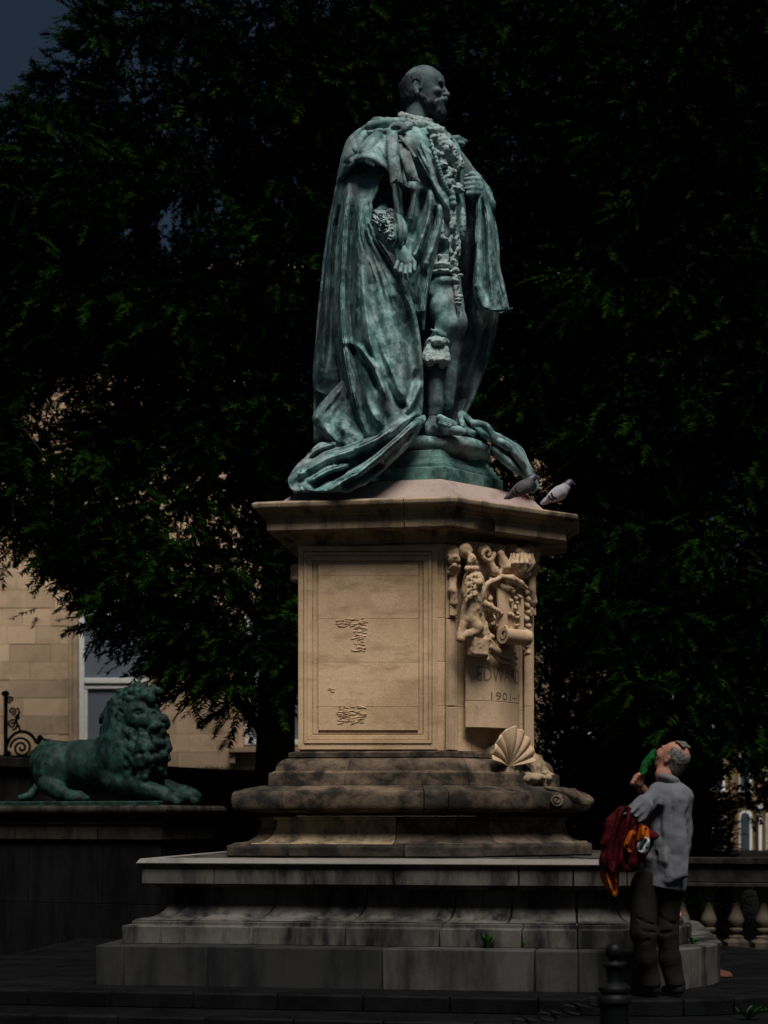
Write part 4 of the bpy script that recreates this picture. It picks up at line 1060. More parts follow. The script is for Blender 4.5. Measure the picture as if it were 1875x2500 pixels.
# garter with frilled cuff
G = SDF(S(1025, 890, .62)-[0, 0, .02], S(1110, 815, 0)+[0, 0, .02], .006)
G.ell(S(1068, 838, .34), (.10, .11, .05), .01); G.cap(S(1056, 850, .36), S(1050, 876, .38), .06, .075, .02); G.cap(S(1078, 850, .36), S(1080, 878, .38), .055, .07, .02)
for k in range(7): G.cap(S(1044+8*k, 850, .42), S(1042+8.6*k, 880-3*(k % 2), .45), .012, .018, .008)
G.ell(S(1070, 835, .44), (.06, .03, .03), .01)
G.cap(S(1035, 888, .38), S(1100, 888, .38), .03, None, .005, 'd')
G.rough(S(1030, 888, .6), S(1105, 818, .1), .004, 40, 2, 8)
G.mesh('garter_frill', M_LACE, st)
# shoe rosette
R_ = SDF(S(1065, 1050, .6)-[0, 0, .02], S(1130, 1005, .2)+[0, 0, .02], .005)
for k in range(22):
    R_.ell(S(1075+7*(k % 6)+rr.uniform(-2, 2), 1018+3.2*(k//6)*1.6+2.5*(k % 6), .45), (.016, .016, .012), .004)
R_.cap(S(1074, 1022, .42), S(1112, 1036, .45), .035, .018, .01)
R_.mesh('shoe_rosette', robe, st)

# ---- train of the robe spilling over the base to the left
train = [
    [(703, 1168, .55), (722, 1138, .48), (748, 1112, .42), (782, 1080, .36), (828, 1088, .48), (872, 1076, .60), (922, 1062, .68), (975, 1036, .66), (1036, 1012, .46)],
    [(703, 1176, .62), (728, 1150, .62), (760, 1126, .60), (800, 1108, .58), (845, 1104, .64), (888, 1092, .70), (934, 1074, .74), (982, 1046, .70), (1040, 1018, .50)],
    [(705, 1184, .68), (738, 1166, .72), (775, 1148, .72), (818, 1134, .70), (862, 1124, .74), (902, 1108, .78), (944, 1088, .78), (988, 1058, .72), (1040, 1024, .52)],
    [(710, 1192, .74), (745, 1182, .80), (785, 1170, .82), (828, 1160, .82), (874, 1146, .82), (914, 1126, .82), (954, 1100, .80), (994, 1068, .73), (1036, 1032, .54)],
    [(722, 1198, .80), (752, 1196, .86), (790, 1194, .90), (832, 1188, .92), (884, 1168, .88), (926, 1144, .84), (962, 1114, .80), (998, 1080, .72), (1030, 1042, .54)],
    [(740, 1202, .80), (765, 1203, .86), (798, 1203, .90), (838, 1200, .92), (890, 1180, .86), (932, 1154, .80), (966, 1122, .76), (1000, 1088, .68), (1024, 1052, .50)]]
sheet('robe_train', train, 190, 110, YS, robe, st, [
    ([(1035, 1018), (985, 1058), (930, 1108), (870, 1158), (800, 1196)], 9, .10), ([(1015, 1022), (955, 1068), (900, 1112), (840, 1150), (760, 1185)], 9, -.13),
    ([(985, 1032), (920, 1072), (860, 1098), (800, 1118), (740, 1150), (706, 1178)], 10, .10), ([(900, 1068), (850, 1082), (790, 1098), (740, 1130)], 8, -.10),
    ([(870, 1078), (815, 1085), (770, 1100), (735, 1130)], 8, .08), ([(860, 1132), (800, 1150), (750, 1178)], 7, .09), ([(850, 1150), (800, 1168), (762, 1192)], 6, -.09),
    ([(905, 1090), (870, 1120), (815, 1136)], 7, -.07), ([(940, 1130), (890, 1165), (830, 1190)], 8, -.08)], .03, minor=14, mseed=25)
# straps of the robe trailing over the far end of the base
def strap(pts, w, name, r=.03):
    c = _cr(np.array(pts, float), 40); V = []; F = []
    for i, (x, y, d) in enumerate(c):
        t = c[min(i+1, 39)]-c[max(i-1, 0)]; n = np.array([-t[1], t[0]]); n /= np.linalg.norm(n)+1e-9
        for s in (-1, -.4, .4, 1): V.append(S(x+n[0]*w/2*s, y+n[1]*w/2*s, d+.02*(1-s*s)))
    for i in range(39):
        for k in range(3): F.append((i*4+k, (i+1)*4+k, (i+1)*4+k+1, i*4+k+1))
    o = mk(name, V, F, robe, st, smooth=True); o.data.polygons.foreach_set('use_smooth', np.ones(len(o.data.polygons), bool)); m = o.modifiers.new('t', 'SOLIDIFY'); m.thickness = r*.55; m.offset = 0; m.use_rim = True
strap([(1200, 1075, .12), (1180, 1060, .2), (1150, 1030, .1), (1128, 1010, .02), (1124, 1020, .05), (1135, 1045, .15), (1160, 1062, .25)], 12, 'robe_strap')
strap([(1150, 1035, .28), (1165, 1034, .3), (1188, 1042, .25), (1206, 1068, .24)], 14, 'robe_strap')
sheet('robe_tail', [
    [(1190, 1052, .16), (1202, 1066, .26), (1204, 1080, .27), (1200, 1096, .22)],
    [(1218, 1064, .20), (1226, 1082, .32), (1224, 1098, .33), (1216, 1114, .26)],
    [(1248, 1082, .20), (1250, 1102, .31), (1246, 1118, .33), (1238, 1134, .27)],
    [(1272, 1098, .16), (1270, 1120, .26), (1266, 1136, .28), (1258, 1150, .22)],
    [(1285, 1126, .12), (1281, 1142, .20), (1277, 1152, .20), (1272, 1162, .16)],
    [(1302, 1160, .08), (1297, 1170, .16), (1291, 1177, .16), (1284, 1184, .12)],
    [(1312, 1192, .04), (1306, 1197, .10), (1300, 1201, .10), (1294, 1204, .06)]], 50, 80, YS, robe, st,
    [([(1196, 1062), (1250, 1096), (1282, 1138), (1302, 1190)], 5, .06), ([(1200, 1078), (1246, 1112), (1276, 1150), (1296, 1196)], 5, -.08), ([(1202, 1092), (1240, 1128), (1268, 1156)], 5, .05)], .02)
# ------------------------------------------------------------------ ground, platform steps
g = MB(); g.add([(-1500, -200, -.36), (1500, -200, -.36), (1500, 2500, -.36), (-1500, 2500, -.36)], [(0, 1, 2, 3)])
tag(g.obj('ground', M_GROUND), kind='structure')
def platform(name, off, z0, z1, n_front):
    pl = stepplan(u_at(233, -w1)-1.2-off, w1+off, u_at(1755, -.9)+.35+off, 1.25+off*.5)
    c = [0+i/n_front for i in range(n_front)]+[3., 5., 7., 9., 11., 13., 16., 20., 24.]+[pl.n-2+.0, pl.n-2+.5, pl.n-1+.5]
    o = course(name, 'paving_stone', pl, [(0, z0), (0, z1-.012), (-.012, z1)], c, M_PAVE, None, inner=.75+off*.2, bevel=.008, gap=.004)
    return tag(o, kind='structure')
platform('platform_step', .36, -.115, 0, 9)
platform('lower_platform_step', .78, -.235, -.115, 10)
platform('kerb_step', 1.22, -.36, -.235, 10)

# ------------------------------------------------------------------ stone balustrade behind, right
M_BAL = stone('grimy_balustrade_stone', (.085, .068, .05), (.058, .047, .036), (.018, .017, .015), .5, .72, (3, 3, 1), .12)
M_BALDK = stone('blackened_balustrade_rail', (.03, .029, .026), (.02, .0195, .019), (.008, .008, .008), .4, .62, (3, 3, 2), .1)
bal = thing('stone_balustrade', (2.4, 14.5, -.36), 'low stone balustrade with bulbous balusters behind the granite steps', 'balustrade')
bA, bB = np.array([4.3, 13.85]), np.array([-2.6, 15.35]); bd = (bB-bA)/np.linalg.norm(bB-bA); bn = np.array([bd[1], -bd[0]]); bn = -bn if bn[1] > 0 else bn
def bbar(z0, z1, w, name, mat, a=0., b=None, bev=.008):
    L = np.linalg.norm(bB-bA) if b is None else b
    p, q_ = bA+bd*a, bA+bd*L; m = MB(); c = (p+q_)/2
    m.obox([c[0], c[1], (z0+z1)/2], [*(q_-p)/2, 0], [*(bn*w/2), 0], [0, 0, (z1-z0)/2]); return m.obj(name, mat, bal, bevel=bev)
zr = .835
bbar(zr-.06, zr, .34, 'rail_coping', M_BALDK); bbar(zr-.235, zr-.062, .26, 'rail', M_BALDK); bbar(zr-.275, zr-.237, .31, 'rail_moulding', M_BALDK)
bbar(-.10, -.02, .30, 'plinth_course', M_BALDK); bbar(-.20, -.102, .38, 'plinth_course', M_BALDK); bbar(-.36, -.202, .5, 'plinth_course', M_BALDK)
prof = [(.0, .085), (.072, .085), (.072, .105), (.05, .115), (.045, .13), (.06, .145), (.066, .16), (.066, .175), (.052, .19), (.062, .21), (.078, .245), (.076, .275), (.062, .31), (.046, .35), (.038, .40), (.038, .435), (.05, .445), (.052, .46), (.042, .472), (.055, .49), (.06, .51), (.06, .54), (.0, .54)]
bm0 = MB(); n_ = 20
bm0.lathe((0, 0, 0), prof, n_, False); bm0.box((-.10, -.10, .0), (.10, .10, .05)); bm0.add([(-.1, -.1, .051), (.1, -.1, .051), (.1, .1, .051), (-.1, .1, .051), (-.06, -.06, .088), (.06, -.06, .088), (.06, .06, .088), (-.06, .06, .088)], [(4, 5, 6, 7), (0, 1, 5, 4), (1, 2, 6, 5), (2, 3, 7, 6), (3, 0, 4, 7)]); bm0.box((-.075, -.075, .54), (.075, .075, .582))
proto = None
k0 = (P(1720, 0, 14.3)[0]-bA[0])/bd[0]
for i in range(-4, 9):
    s = k0+.253*i
    if s < .1: continue
    p = bA+bd*s
    if proto is None:
        proto = bm0.obj('baluster', M_BAL, bal, smooth=40); o = proto
    else:
        o = proto.copy(); SC.collection.objects.link(o)
    o.location = (p[0], p[1], -.02)

# ------------------------------------------------------------------ left: dark terrace wall with coping, lawn above
tw = thing('terrace_wall', (-5, 18, -.36), 'black terrace wall with coping behind the bronze lion', 'wall')
M_DKWALL = stone('black_wall_stone', (.022, .021, .02), (.016, .016, .016), (.008, .008, .008), .4, .6, (2, 2, .6), .1)  # near-black base tone for wall and coping
tA, tB = np.array([-6.2, 13.6]), np.array([-1.55, 23.6]); td = (tB-tA)/np.linalg.norm(tB-tA); tn = np.array([td[1], -td[0]])
def tbar(z0, z1, w, a, b, name, off=0):
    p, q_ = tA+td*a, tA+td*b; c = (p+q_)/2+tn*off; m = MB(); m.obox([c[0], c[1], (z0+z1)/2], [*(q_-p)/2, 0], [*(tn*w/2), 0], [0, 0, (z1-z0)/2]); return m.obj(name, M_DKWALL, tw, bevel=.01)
LT = np.linalg.norm(tB-tA); nb = 9
for i in range(nb):
    tbar(1.80, 1.92, .5, LT*i/nb+.003, LT*(i+1)/nb-.003, 'coping_stone')
    for j in range(4): tbar(-.36+.54*j+.003, -.36+.54*(j+1)-.003, .36, LT*i/nb+.004, LT*(i+1)/nb-.004, 'wall_block')
tbar(-.36, 1.8, .3, 0, LT, 'wall_core')
lawn = MB(); a_, b_ = tA-tn*.1, tB-tn*.1
lawn.add([(a_[0]-tn[0]*.1, a_[1]-tn[1]*.1, 1.86), (b_[0], b_[1], 1.86), (b_[0]-6, 29.2, 1.9), (-20, 29.2, 1.9), (-20, 14, 1.86)], [(0, 1, 2, 3, 4)])
M_GRASS = plain('grass', (.045, .085, .02), .9, nscale=14, c2=(.025, .05, .012), bstr=.5)
tag(lawn.obj('lawn', M_GRASS), kind='structure')
r = random.Random(3); gm = MB()
for i in range(900):
    s = r.uniform(LT*.80, LT*.995); p = tA+td*s-tn*r.uniform(.15, .5); h = r.uniform(.06, .16); a = r.uniform(0, 6.28); dx, dy = .012*math.cos(a), .012*math.sin(a)
    gm.add([(p[0]-dx, p[1]-dy, 1.86), (p[0]+dx, p[1]+dy, 1.86), (p[0]+r.uniform(-.05, .05), p[1]+r.uniform(-.05, .05), 1.86+h)], [(0, 1, 2)])
tag(gm.obj('grass', M_GRASS), 'bright green grass tufts on top of the dark terrace wall', 'grass', kind='stuff')

# ------------------------------------------------------------------ left building: ashlar wall with sash windows
YB = 29.0
M_WHITE = plain('white_paint', (.80, .79, .78), .5, nscale=20, c2=(.7, .69, .67))
M_PANE, t_, b_p = nodes('grey_window_glass'); b_p.inputs['Base Color'].default_value = (.10, .115, .13, 1); b_p.inputs['Roughness'].default_value = .25; b_p.inputs['Specular IOR Level'].default_value = .5
M_GLASS = plain('blue_grey_window_glass', (.15, .175, .21), .6, nscale=1.2, c2=(.115, .14, .175))  # mottled blue-grey tone of the opaque window panes
def bp(px, py, d=0.): return P(px, py, YB-d)
hall = thing('stone_hall', bp(100, 2150), 'honey ashlar stone hall with white sash windows behind the tree', 'building')
wall = MB()
hx0, hx1 = bp(-500, 0)[0], bp(1350, 0)[0]; hz1 = bp(0, 660)[2]
wins = [(192, 362, 1490, 1824), (596, 766, 1490, 1818), (-212, -42, 1490, 1824)]
wall.box((hx0, YB+.12, -.36), (hx1, YB+9, hz1)); wall.obj('wall_core', M_ASHLAR, hall)
mc = MB(); mc.box((hx0-.4, YB-.5, hz1-.5), (hx1+.4, YB+9.4, hz1)); mc.box((hx0-.2, YB-.25, hz1-.9), (hx1+.2, YB+9.2, hz1-.502)); mc.obj('roof_cornice', M_ASHLAR, hall, bevel=.03)
rows = np.arange(1880, 1120, -44.0); rb = random.Random(9)
for j, y in enumerate(rows):
    x = -30-rb.uniform(0, 90)
    while x < 690:
        w = rb.choice((58, 70, 100, 120, 140)); x1 = x+w
        segs = [(x, x1)]
        for (a, b, c_, d_) in wins:
            if y-44 < d_+14 and y > c_-40:
                ns = []
                for (p, q_) in segs:
                    if q_ <= a-24 or p >= b+24: ns.append((p, q_)); continue
                    if p < a-24: ns.append((p, a-24))
                    if q_ > b+24: ns.append((b+24, q_))
                segs = ns
        for (p, q_) in segs:
            if q_-p < 2: continue
            m = MB(); A0, A1 = bp(p+.35, y-.35), bp(q_-.35, y-44+.35); dpt = rb.uniform(0, .012)
            m.box((A0[0], YB-dpt, A0[2]), (A1[0], YB+.125, A1[2])); m.obj('ashlar_block', M_ASHLAR, hall)
        x = x1
for wi, (a, b, c_, d_) in enumerate(wins[:2]):
    def rect(x0, x1, y0, y1, f, bk, name, mat, par, bev=.01):
        m = MB(); p, q_ = bp(x0, y1), bp(x1, y0); m.box((p[0], YB-f, p[2]), (q_[0], YB-bk, q_[2])); return m.obj(name, mat, par, bevel=bev)
    win = rect(a-2, b+2, c_, d_+2, -.11, -.14, 'window', M_WHITE, hall)
    rect(a-23, a-14, c_-20, d_+8, .06, -.12, 'window_surround', M_ASHLAR, win); rect(a-14, a-1, c_-20, d_+8, .03, -.12, 'window_surround', M_ASHLAR, win)
    rect(b+14, b+23, c_-20, d_+8, .06, -.12, 'window_surround', M_ASHLAR, win); rect(b+1, b+14, c_-20, d_+8, .03, -.12, 'window_surround', M_ASHLAR, win)
    rect(a-36, b+36, d_+6, d_+20, .20, -.12, 'sill', M_ASHLAR, win); rect(a-23, b+23, c_-44, c_-20, .06, -.12, 'lintel', M_ASHLAR, win)
    for br in (a-34, b+20): rect(br, br+14, d_+20.4, d_+46, .14, -.12, 'sill_bracket', M_ASHLAR, win)
    rect(a, a+13, c_, d_, -.02, -.10, 'frame', M_WHITE, win); rect(b-13, b, c_, d_, -.02, -.10, 'frame', M_WHITE, win)
    rect(a+13, b-13, d_-13, d_, -.03, -.10, 'frame', M_WHITE, win); rect(a+13, b-13, c_, c_+12, -.02, -.10, 'frame', M_WHITE, win)
    rect(a+13, b-13, 1655, 1668, -.01, -.09, 'meeting_rail', M_WHITE, win); rect(a+13, b-13, 1674, 1681, -.04, -.09, 'meeting_rail', M_WHITE, win)
    rect(a+13, a+20, 1681, d_-13, -.05, -.09, 'sash', M_WHITE, win); rect(b-20, b-13, 1681, d_-13, -.05, -.09, 'sash', M_WHITE, win)
    rect(a+13, b-13, c_+12, 1655, -.085, -.095, 'pane', M_GLASS, win, 0); rect(a+20, b-20, 1681, d_-13, -.085, -.095, 'pane', M_GLASS, win, 0)

# ------------------------------------------------------------------ wrought iron gate scrollwork
YG = 25.0
def gp(x, y): return P(x, y, YG)
gate = thing('iron_gate', gp(60, 2100), 'black wrought iron gate with spiral scrollwork crest at the left edge', 'gate')
def gtube(pts, r, name='scroll'):
    m = MB(); m.tube([gp(*p) for p in pts], r, 8); m.obj(name, M_IRON, gate, smooth=True)
def spiral(cx, cy, r0, turns, a0, sgn=1, n=40): return [(cx+r0*(1-.93*i/n)*math.cos(a0+sgn*2*math.pi*turns*i/n), cy+r0*(1-.93*i/n)*math.sin(a0+sgn*2*math.pi*turns*i/n)) for i in range(n+1)]
gtube([(14, 2120), (14, 1696)], .035, 'post'); gtube([(-80, 1846), (190, 1850)], .03, 'top_bar'); gtube([(-80, 2120), (-80, 1640)], .035, 'post')
gtube(spiral(52, 1826, 27, 2.1, math.pi, 1), .022); gtube(spiral(112, 1826, 18, 2.0, 0, -1), .02); gtube(spiral(30, 1768, 14, 1.8, math.pi/2, -1), .018)
gtube(spiral(30, 1736, 10, 1.6, math.pi/2, -1), .016); gtube(spiral(26, 1708, 9, 1.5, math.pi/2, 1), .016)
gtube([(20+0, 1846)]+[(54-40*math.cos(a), 1838-52*math.sin(a)) for a in np.linspace(.1, math.pi-.5, 18)]+[(92, 1816), (100, 1804)], .028, 'arch_bar')
gtube([(84, 1812), (96, 1800), (108, 1806), (124, 1808), (136, 1830), (140, 1848)], .022); gtube([(44, 1775), (38, 1750), (48, 1740), (42, 1728)], .02); gtube([(50, 1790), (46, 1772), (36, 1762)], .018)
for (x0, y0, x1, y1, x2, y2) in ((136, 1846, 148, 1822, 162, 1816), (140, 1848, 158, 1828, 178, 1830), (144, 1848, 166, 1840, 186, 1846), (70, 1846, 80, 1832, 96, 1846)): gtube([(x0, y0), (x1, y1), (x2, y2)], .018, 'leaf_scroll')
for x, y, s in ((97, 1800, .05), (44, 1752, .045), (14, 1694, .06), (20, 1840, .05)):
    m = SDF(gp(x, y)-.16, gp(x, y)+.16, .02); m.ell(gp(x, y), (s, s, s), .02); m.rough(gp(x, y)-.16, gp(x, y)+.16, .02, 12, 2); m.mesh('finial', M_IRON, gate)
for i in range(9): gtube([(-66+i*16 if i < 5 else 24+(i-5)*34, 1848), (-66+i*16 if i < 5 else 24+(i-5)*34, 2120)], .016, 'bar')

# ------------------------------------------------------------------ far right building with round-arched windows
YR = 75.0
M_FAR = stone('ochre_stone_front', (.26, .18, .095), (.21, .145, .075), (.13, .09, .05), .5, .75, (.6, .6, .3), 0, fine=8)
def rp(px, py, d=0.): return P(px, py, YR-d)
ter = thing('arcaded_building', rp(1700, 2100), 'distant ochre stone building with round arched windows seen beyond the balustrade', 'building')
m = MB(); p0, p1 = rp(1240, 2110), rp(2250, 1560); m.box((p0[0], YR, -.36), (p1[0], YR+12, p1[2])); m.obj('wall', M_FAR, ter)
def arch(cx, w, yb, yt, f, name, mat, par, ins=0.0, n=12):
    """arched plate centred on column cx, w px wide, from yb up to the crown yt, front f metres proud"""
    pts = [(cx-w/2, yb), (cx+w/2, yb)]+[(cx+w/2*math.cos(a), yt+w/2-w/2*math.sin(a)) for a in np.linspace(0, math.pi, n)]
    F_ = [rp(x, y)+[0, -f, 0] for x, y in pts]; Bk = [rp(x, y)+[0, .02, 0] for x, y in pts]; n_ = len(pts)
    mm = MB(); mm.add(F_+Bk, [tuple(range(n_))]+[(i, n_+i, n_+(i+1) % n_, (i+1) % n_) for i in range(n_)]); return mm.obj(name, mat, par)
M_PANE2 = plain('dark_far_glass', (.035, .05, .06), .2, spec=.6)
for fl, (yb, yt) in enumerate(((2092, 1978), (1930, 1830), (1790, 1690))):
    for cx in (1360, 1427, 1494, 1561, 1628, 1690, 1752, 1818, 1884):
        w_ = arch(cx, 44, yb, yt-9, .12, 'window', M_FAR, ter); arch(cx, 37, yb, yt-5, .2, 'arch_moulding', M_FAR, w_); arch(cx, 30, yb, yt, .22, 'frame', M_WHITE, w_); arch(cx-1.5, 23, yb-3, yt+5, .25, 'pane', M_PANE2, w_)
        for s in (-22,):
            mm = MB(); a_, b_ = rp(cx+27, yb+2), rp(cx+35, yt+18); mm.box((a_[0], YR-.35, a_[2]), (b_[0], YR+.02, b_[2])); mm.obj('pilaster', M_FAR, ter)
        mm = MB(); a_, b_ = rp(cx-20, yb+4), rp(cx+20, yb); mm.box((a_[0], YR-.4, a_[2]), (b_[0], YR+.02, b_[2])); mm.obj('sill', M_WHITE, w_)
    mm = MB(); a_, b_ = rp(1240, yt-24), rp(2250, yt-32); mm.box((a_[0], YR-.4, a_[2]), (b_[0], YR+.02, b_[2])); mm.obj('string_course', M_FAR, ter)
mm = MB(); a_, b_ = rp(1846, 2095), rp(1852, 1966); mm.box((a_[0], YR-.6, a_[2]), (b_[0], YR-.42, b_[2])); a_, b_ = rp(1840, 1972), rp(1856, 1963); mm.box((a_[0], YR-.75, a_[2]), (b_[0], YR-.40, b_[2])); mm.obj('drainpipe', M_WHITE, ter)
post = MB(); c_ = P(1353, 2100, 34.); post.tube([(c_[0], 34., -.36), (c_[0], 34., P(0, 1800, 34.)[2])], [.11, .09], 14); pz = P(0, 1852, 34.)[2]; post.tube([(c_[0], 34., pz), (c_[0], 34., pz+.16)], .13, 14)
tag(post.obj('white_post', M_WHITE, smooth=40), 'white painted post seen between the pedestal and the trees', 'post')

# ------------------------------------------------------------------ iron bollard and chain in the foreground
YO = 7.2
bc = P(1500, 2300, YO); zt_ = bc[2]
bo = thing('iron_bollard', (bc[0], YO, -.36), 'black cast iron bollard with ball top in the right foreground', 'bollard')
mb = MB(); R1 = .045
mb.lathe((bc[0], YO, zt_-2*R1), [(0.0, -.02), (.035, -.02)]+[(R1*math.sin(a), R1-R1*math.cos(a)) for a in np.linspace(.55, math.pi, 16)], 28, False); mb.obj('ball_finial', M_IRON, bo, smooth=60)
zb = zt_-2*R1-.005
mb = MB(); mb.lathe((bc[0], YO, 0), [(0, zb)]+[(r_*.70, zb-h_) for r_, h_ in ((.07, 0), (.085, .010), (.085, .018), (.06, .030), (.055, .06), (.05, .085), (.055, .10), (.10, .115), (.112, .125), (.112, .14), (.09, .15), (.115, .165), (.122, .172), (.122, .195), (.10, .21), (.10, .42), (.085, .45))]+[(.07, -.2), (.10, -.18), (.10, -.36)], 28, False); mb.obj('shaft', M_IRON, bo, smooth=35)
ch = thing('bollard_chain', (bc[0]-1, YO, zb-.3), 'black iron chain sagging left from the bollard', 'chain')
link_me = MB(); link_me.tube([(.028*math.cos(a)+(.018 if math.cos(a) > 0 else -.018), .016*math.sin(a), 0) for a in np.linspace(0, 2*math.pi, 17)], .006, 6, False)
lm = link_me.obj('chain_link', M_IRON, ch, smooth=True); me_l = lm.data; bpy.data.objects.remove(lm)
x0 = bc[0]-.085
for i in range(60):
    t = i/59; x = x0-3.6*t; z = zb-.2-.28*4*t*(1-t); o = bpy.data.objects.new('chain_link', me_l); link(o, ch); o.location = (x, YO, z); o.rotation_euler = (0 if i % 2 else math.pi/2, math.atan2(.28*4*(1-2*t), 3.6), 0)
# ------------------------------------------------------------------ evergreen trees: trunk, limbs, crown of leaf sprays
def leafmat():
    m, t, b = nodes('dark_evergreen_leaf')
    g_ = N(t, 'ShaderNodeNewGeometry')
    c1 = ramp(t, g_.outputs['Random Per Island'], [(0, (.0025, .0085, .0015)), (.6, (.005, .017, .0025)), (.92, (.011, .030, .0035)), (1, (.022, .025, .004))])
    patch = ramp(t, noise_n(t, coords(t), .9, 3, .6), [(.35, (.45, .5, .5)), (.7, (1.5, 1.4, 1.1))])
    t.links.new(mixc(t, 1.0, c1, patch, 'MULTIPLY'), b.inputs['Base Color']); b.inputs['Roughness'].default_value = 1.0; b.inputs['Specular IOR Level'].default_value = 0.0
    return m
M_LEAF = leafmat()
def spray_template(seed):
    """a flat feathery twig: needles in pairs along the axis, each one triangle"""
    r = random.Random(seed); V = []; L = .30
    def needle(p, d, l, w):
        d = d/np.linalg.norm(d); s = np.cross(d, np.array([r.uniform(-.5, .5), r.uniform(-.5, .5), 1.])); s /= np.linalg.norm(s)
        V.extend([p+s*w/2, p+d*l, p-s*w/2])
    for i in range(10):
        t = i/9.; p = np.array([L*t, 0, -.05*t*t])
        for s in (-1, 1):
            a = math.radians(r.uniform(28, 62))*s; needle(p, np.array([math.cos(a), math.sin(a), r.uniform(-.35, .25)]), (.115-.045*t)*r.uniform(.75, 1.2), .030)
    needle(np.array([L*.85, 0, -.03]), np.array([1, 0, -.3]), .11, .03)
    return np.array(V)
TPL = [spray_template(i) for i in range(6)]
def inpoly(x, y, poly):
    ins = np.zeros(x.shape, bool); n = len(poly)
    for i in range(n):
        (x0, y0), (x1, y1) = poly[i], poly[(i+1) % n]
        ins ^= ((y0 > y) != (y1 > y)) & (x < (x1-x0)*(y-y0)/(y1-y0+1e-9)+x0)
    return ins
def tree(label, trunk_px, Yt, poly, Yr, nl, ns, seed, trunk_r, lob=(.32, .62), limbs=14, base_z=-.36, ttop=.55, gapf=.35, edge_lobes=()):
    rg = np.random.default_rng(seed); poly = np.array(poly, float)
    base = P(trunk_px, 2000, Yt); base[2] = base_z
    root = thing('evergreen_tree', base, label, 'tree', 'dark evergreen trees behind the statue')
    lo, hi = poly.min(0), poly.max(0); C = []
    while len(C) < nl:
        x = rg.uniform(lo[0], hi[0], 64); y = rg.uniform(lo[1], hi[1], 64)
        for a, b in zip(x[inpoly(x, y, poly)], y[inpoly(x, y, poly)]):
            C.append((a, b, rg.uniform(*Yr)))
    C = C[:nl]+[(a, b, (Yr[0]+Yr[1])/2+rg.uniform(-.6, .6)) for a, b in edge_lobes]
    C = np.array([P(*q_) for q_ in C]); n = len(C)
    rad = rg.uniform(lob[0], lob[1], n); rad[nl:] *= .8
    # trunk with limbs
    top = C[:, 2].max()*ttop+base_z*(1-ttop)
    mb = MB(); npt = 9; tp = []
    for i in range(npt):
        t = i/(npt-1); tp.append(base+np.array([.12*math.sin(2.5*t+seed)*t*2, .1*math.sin(3*t), (top-base_z)*t]))
    mb.tube(tp, [trunk_r*(1.25 if i == 0 else 1-.6*i/(npt-1)) for i in range(npt)], 14); mb.obj('trunk', M_BARK, root, smooth=60)
    for k in range(limbs):
        e = C[rg.integers(0, n)]; s = tp[rg.integers(2, npt)]; e = s+(e-s)*.82; mid = (s+e)/2+np.array([rg.uniform(-.3, .3), rg.uniform(-.3, .3), rg.uniform(.1, .5)]); m2 = MB()
        m2.tube(_cr(np.array([s, mid, e]), 8), [trunk_r*(.22-.025*i) for i in range(8)], 7); m2.obj('limb', M_BARK, root, smooth=60)
    # crown
    tot = n*ns; li = np.repeat(np.arange(n), ns)
    d = rg.normal(size=(tot, 3)); d /= np.linalg.norm(d, axis=1)[:, None]
    rr_ = rad[li]*(rg.random(tot)**.45); pos = C[li]+d*rr_[:, None]*np.array([.95, .95, 1.25])
    keep = fbm(pos, .7, 2, seed) < gapf; pos = pos[keep]; d = d[keep]
    out = pos-np.array([base[0], base[1], 0]); out[:, 2] = 0; out /= np.linalg.norm(out, axis=1)[:, None]+1e-6
    ax = .55*d+.55*out+np.array([0, 0, -.18])+rg.normal(size=d.shape)*.3; ax /= np.linalg.norm(ax, axis=1)[:, None]
    up = np.array([0, 0, 1.])+rg.normal(size=d.shape)*.5; sd = np.cross(up, ax); sd /= np.linalg.norm(sd, axis=1)[:, None]; nn = np.cross(ax, sd)
    sc = rg.uniform(.6, 1.25, len(pos)); V = []
    ti = rg.integers(0, len(TPL), len(pos))
    for k, T in enumerate(TPL):
        m_ = ti == k
        V.append((pos[m_][:, None]+sc[m_][:, None, None]*(T[None, :, 0:1]*ax[m_][:, None]+T[None, :, 1:2]*sd[m_][:, None]+T[None, :, 2:3]*nn[m_][:, None])).reshape(-1, 3))
    V = np.concatenate(V); Q = np.arange(len(V)).reshape(-1, 3)
    mk('crown', V, Q, M_LEAF, root); return root
tree('spreading dark evergreen tree with a black trunk left of the pedestal', 660, 19.0,
     [(-160, 1330), (-160, 520), (20, 490), (105, 420), (190, 370), (265, 240), (420, 150), (1000, 70), (1020, 1500), (640, 1680), (520, 1660), (400, 1540), (220, 1400), (20, 1310)],
     (17.6, 20.6), 330, 78, 1, .30, limbs=20, ttop=.8, gapf=.52,
     edge_lobes=[(30, 330), (80, 290), (130, 245), (185, 200), (225, 130), (240, 80), (300, 60), (335, 45), (420, 60), (480, 40), (560, 55), (640, 40), (700, 20), (800, 10), (900, 10), (25, 1420), (110, 1440), (180, 1450), (260, 1485), (340, 1535), (415, 1590), (475, 1640), (540, 1660), (600, 1680), (-20, 1400), (-60, 1380), (60, 1400), (-30, 380), (-60, 360)])
tree('broad dark evergreen tree straight behind the statue', 1200, 20.5, [(900, -60), (1430, -60), (1470, 1150), (1400, 1500), (1300, 1560), (930, 1560)], (19.2, 22.0), 205, 78, 2, .28, limbs=12, gapf=.62)
tree('tall dark evergreen tree filling the right edge', 1718, 19.5, [(1380, -60), (2040, -60), (2040, 1880), (1880, 1900), (1700, 1850), (1560, 1820), (1480, 1700), (1420, 1500)], (18.0, 21.5), 310, 78, 3, .15, limbs=16, gapf=.62)
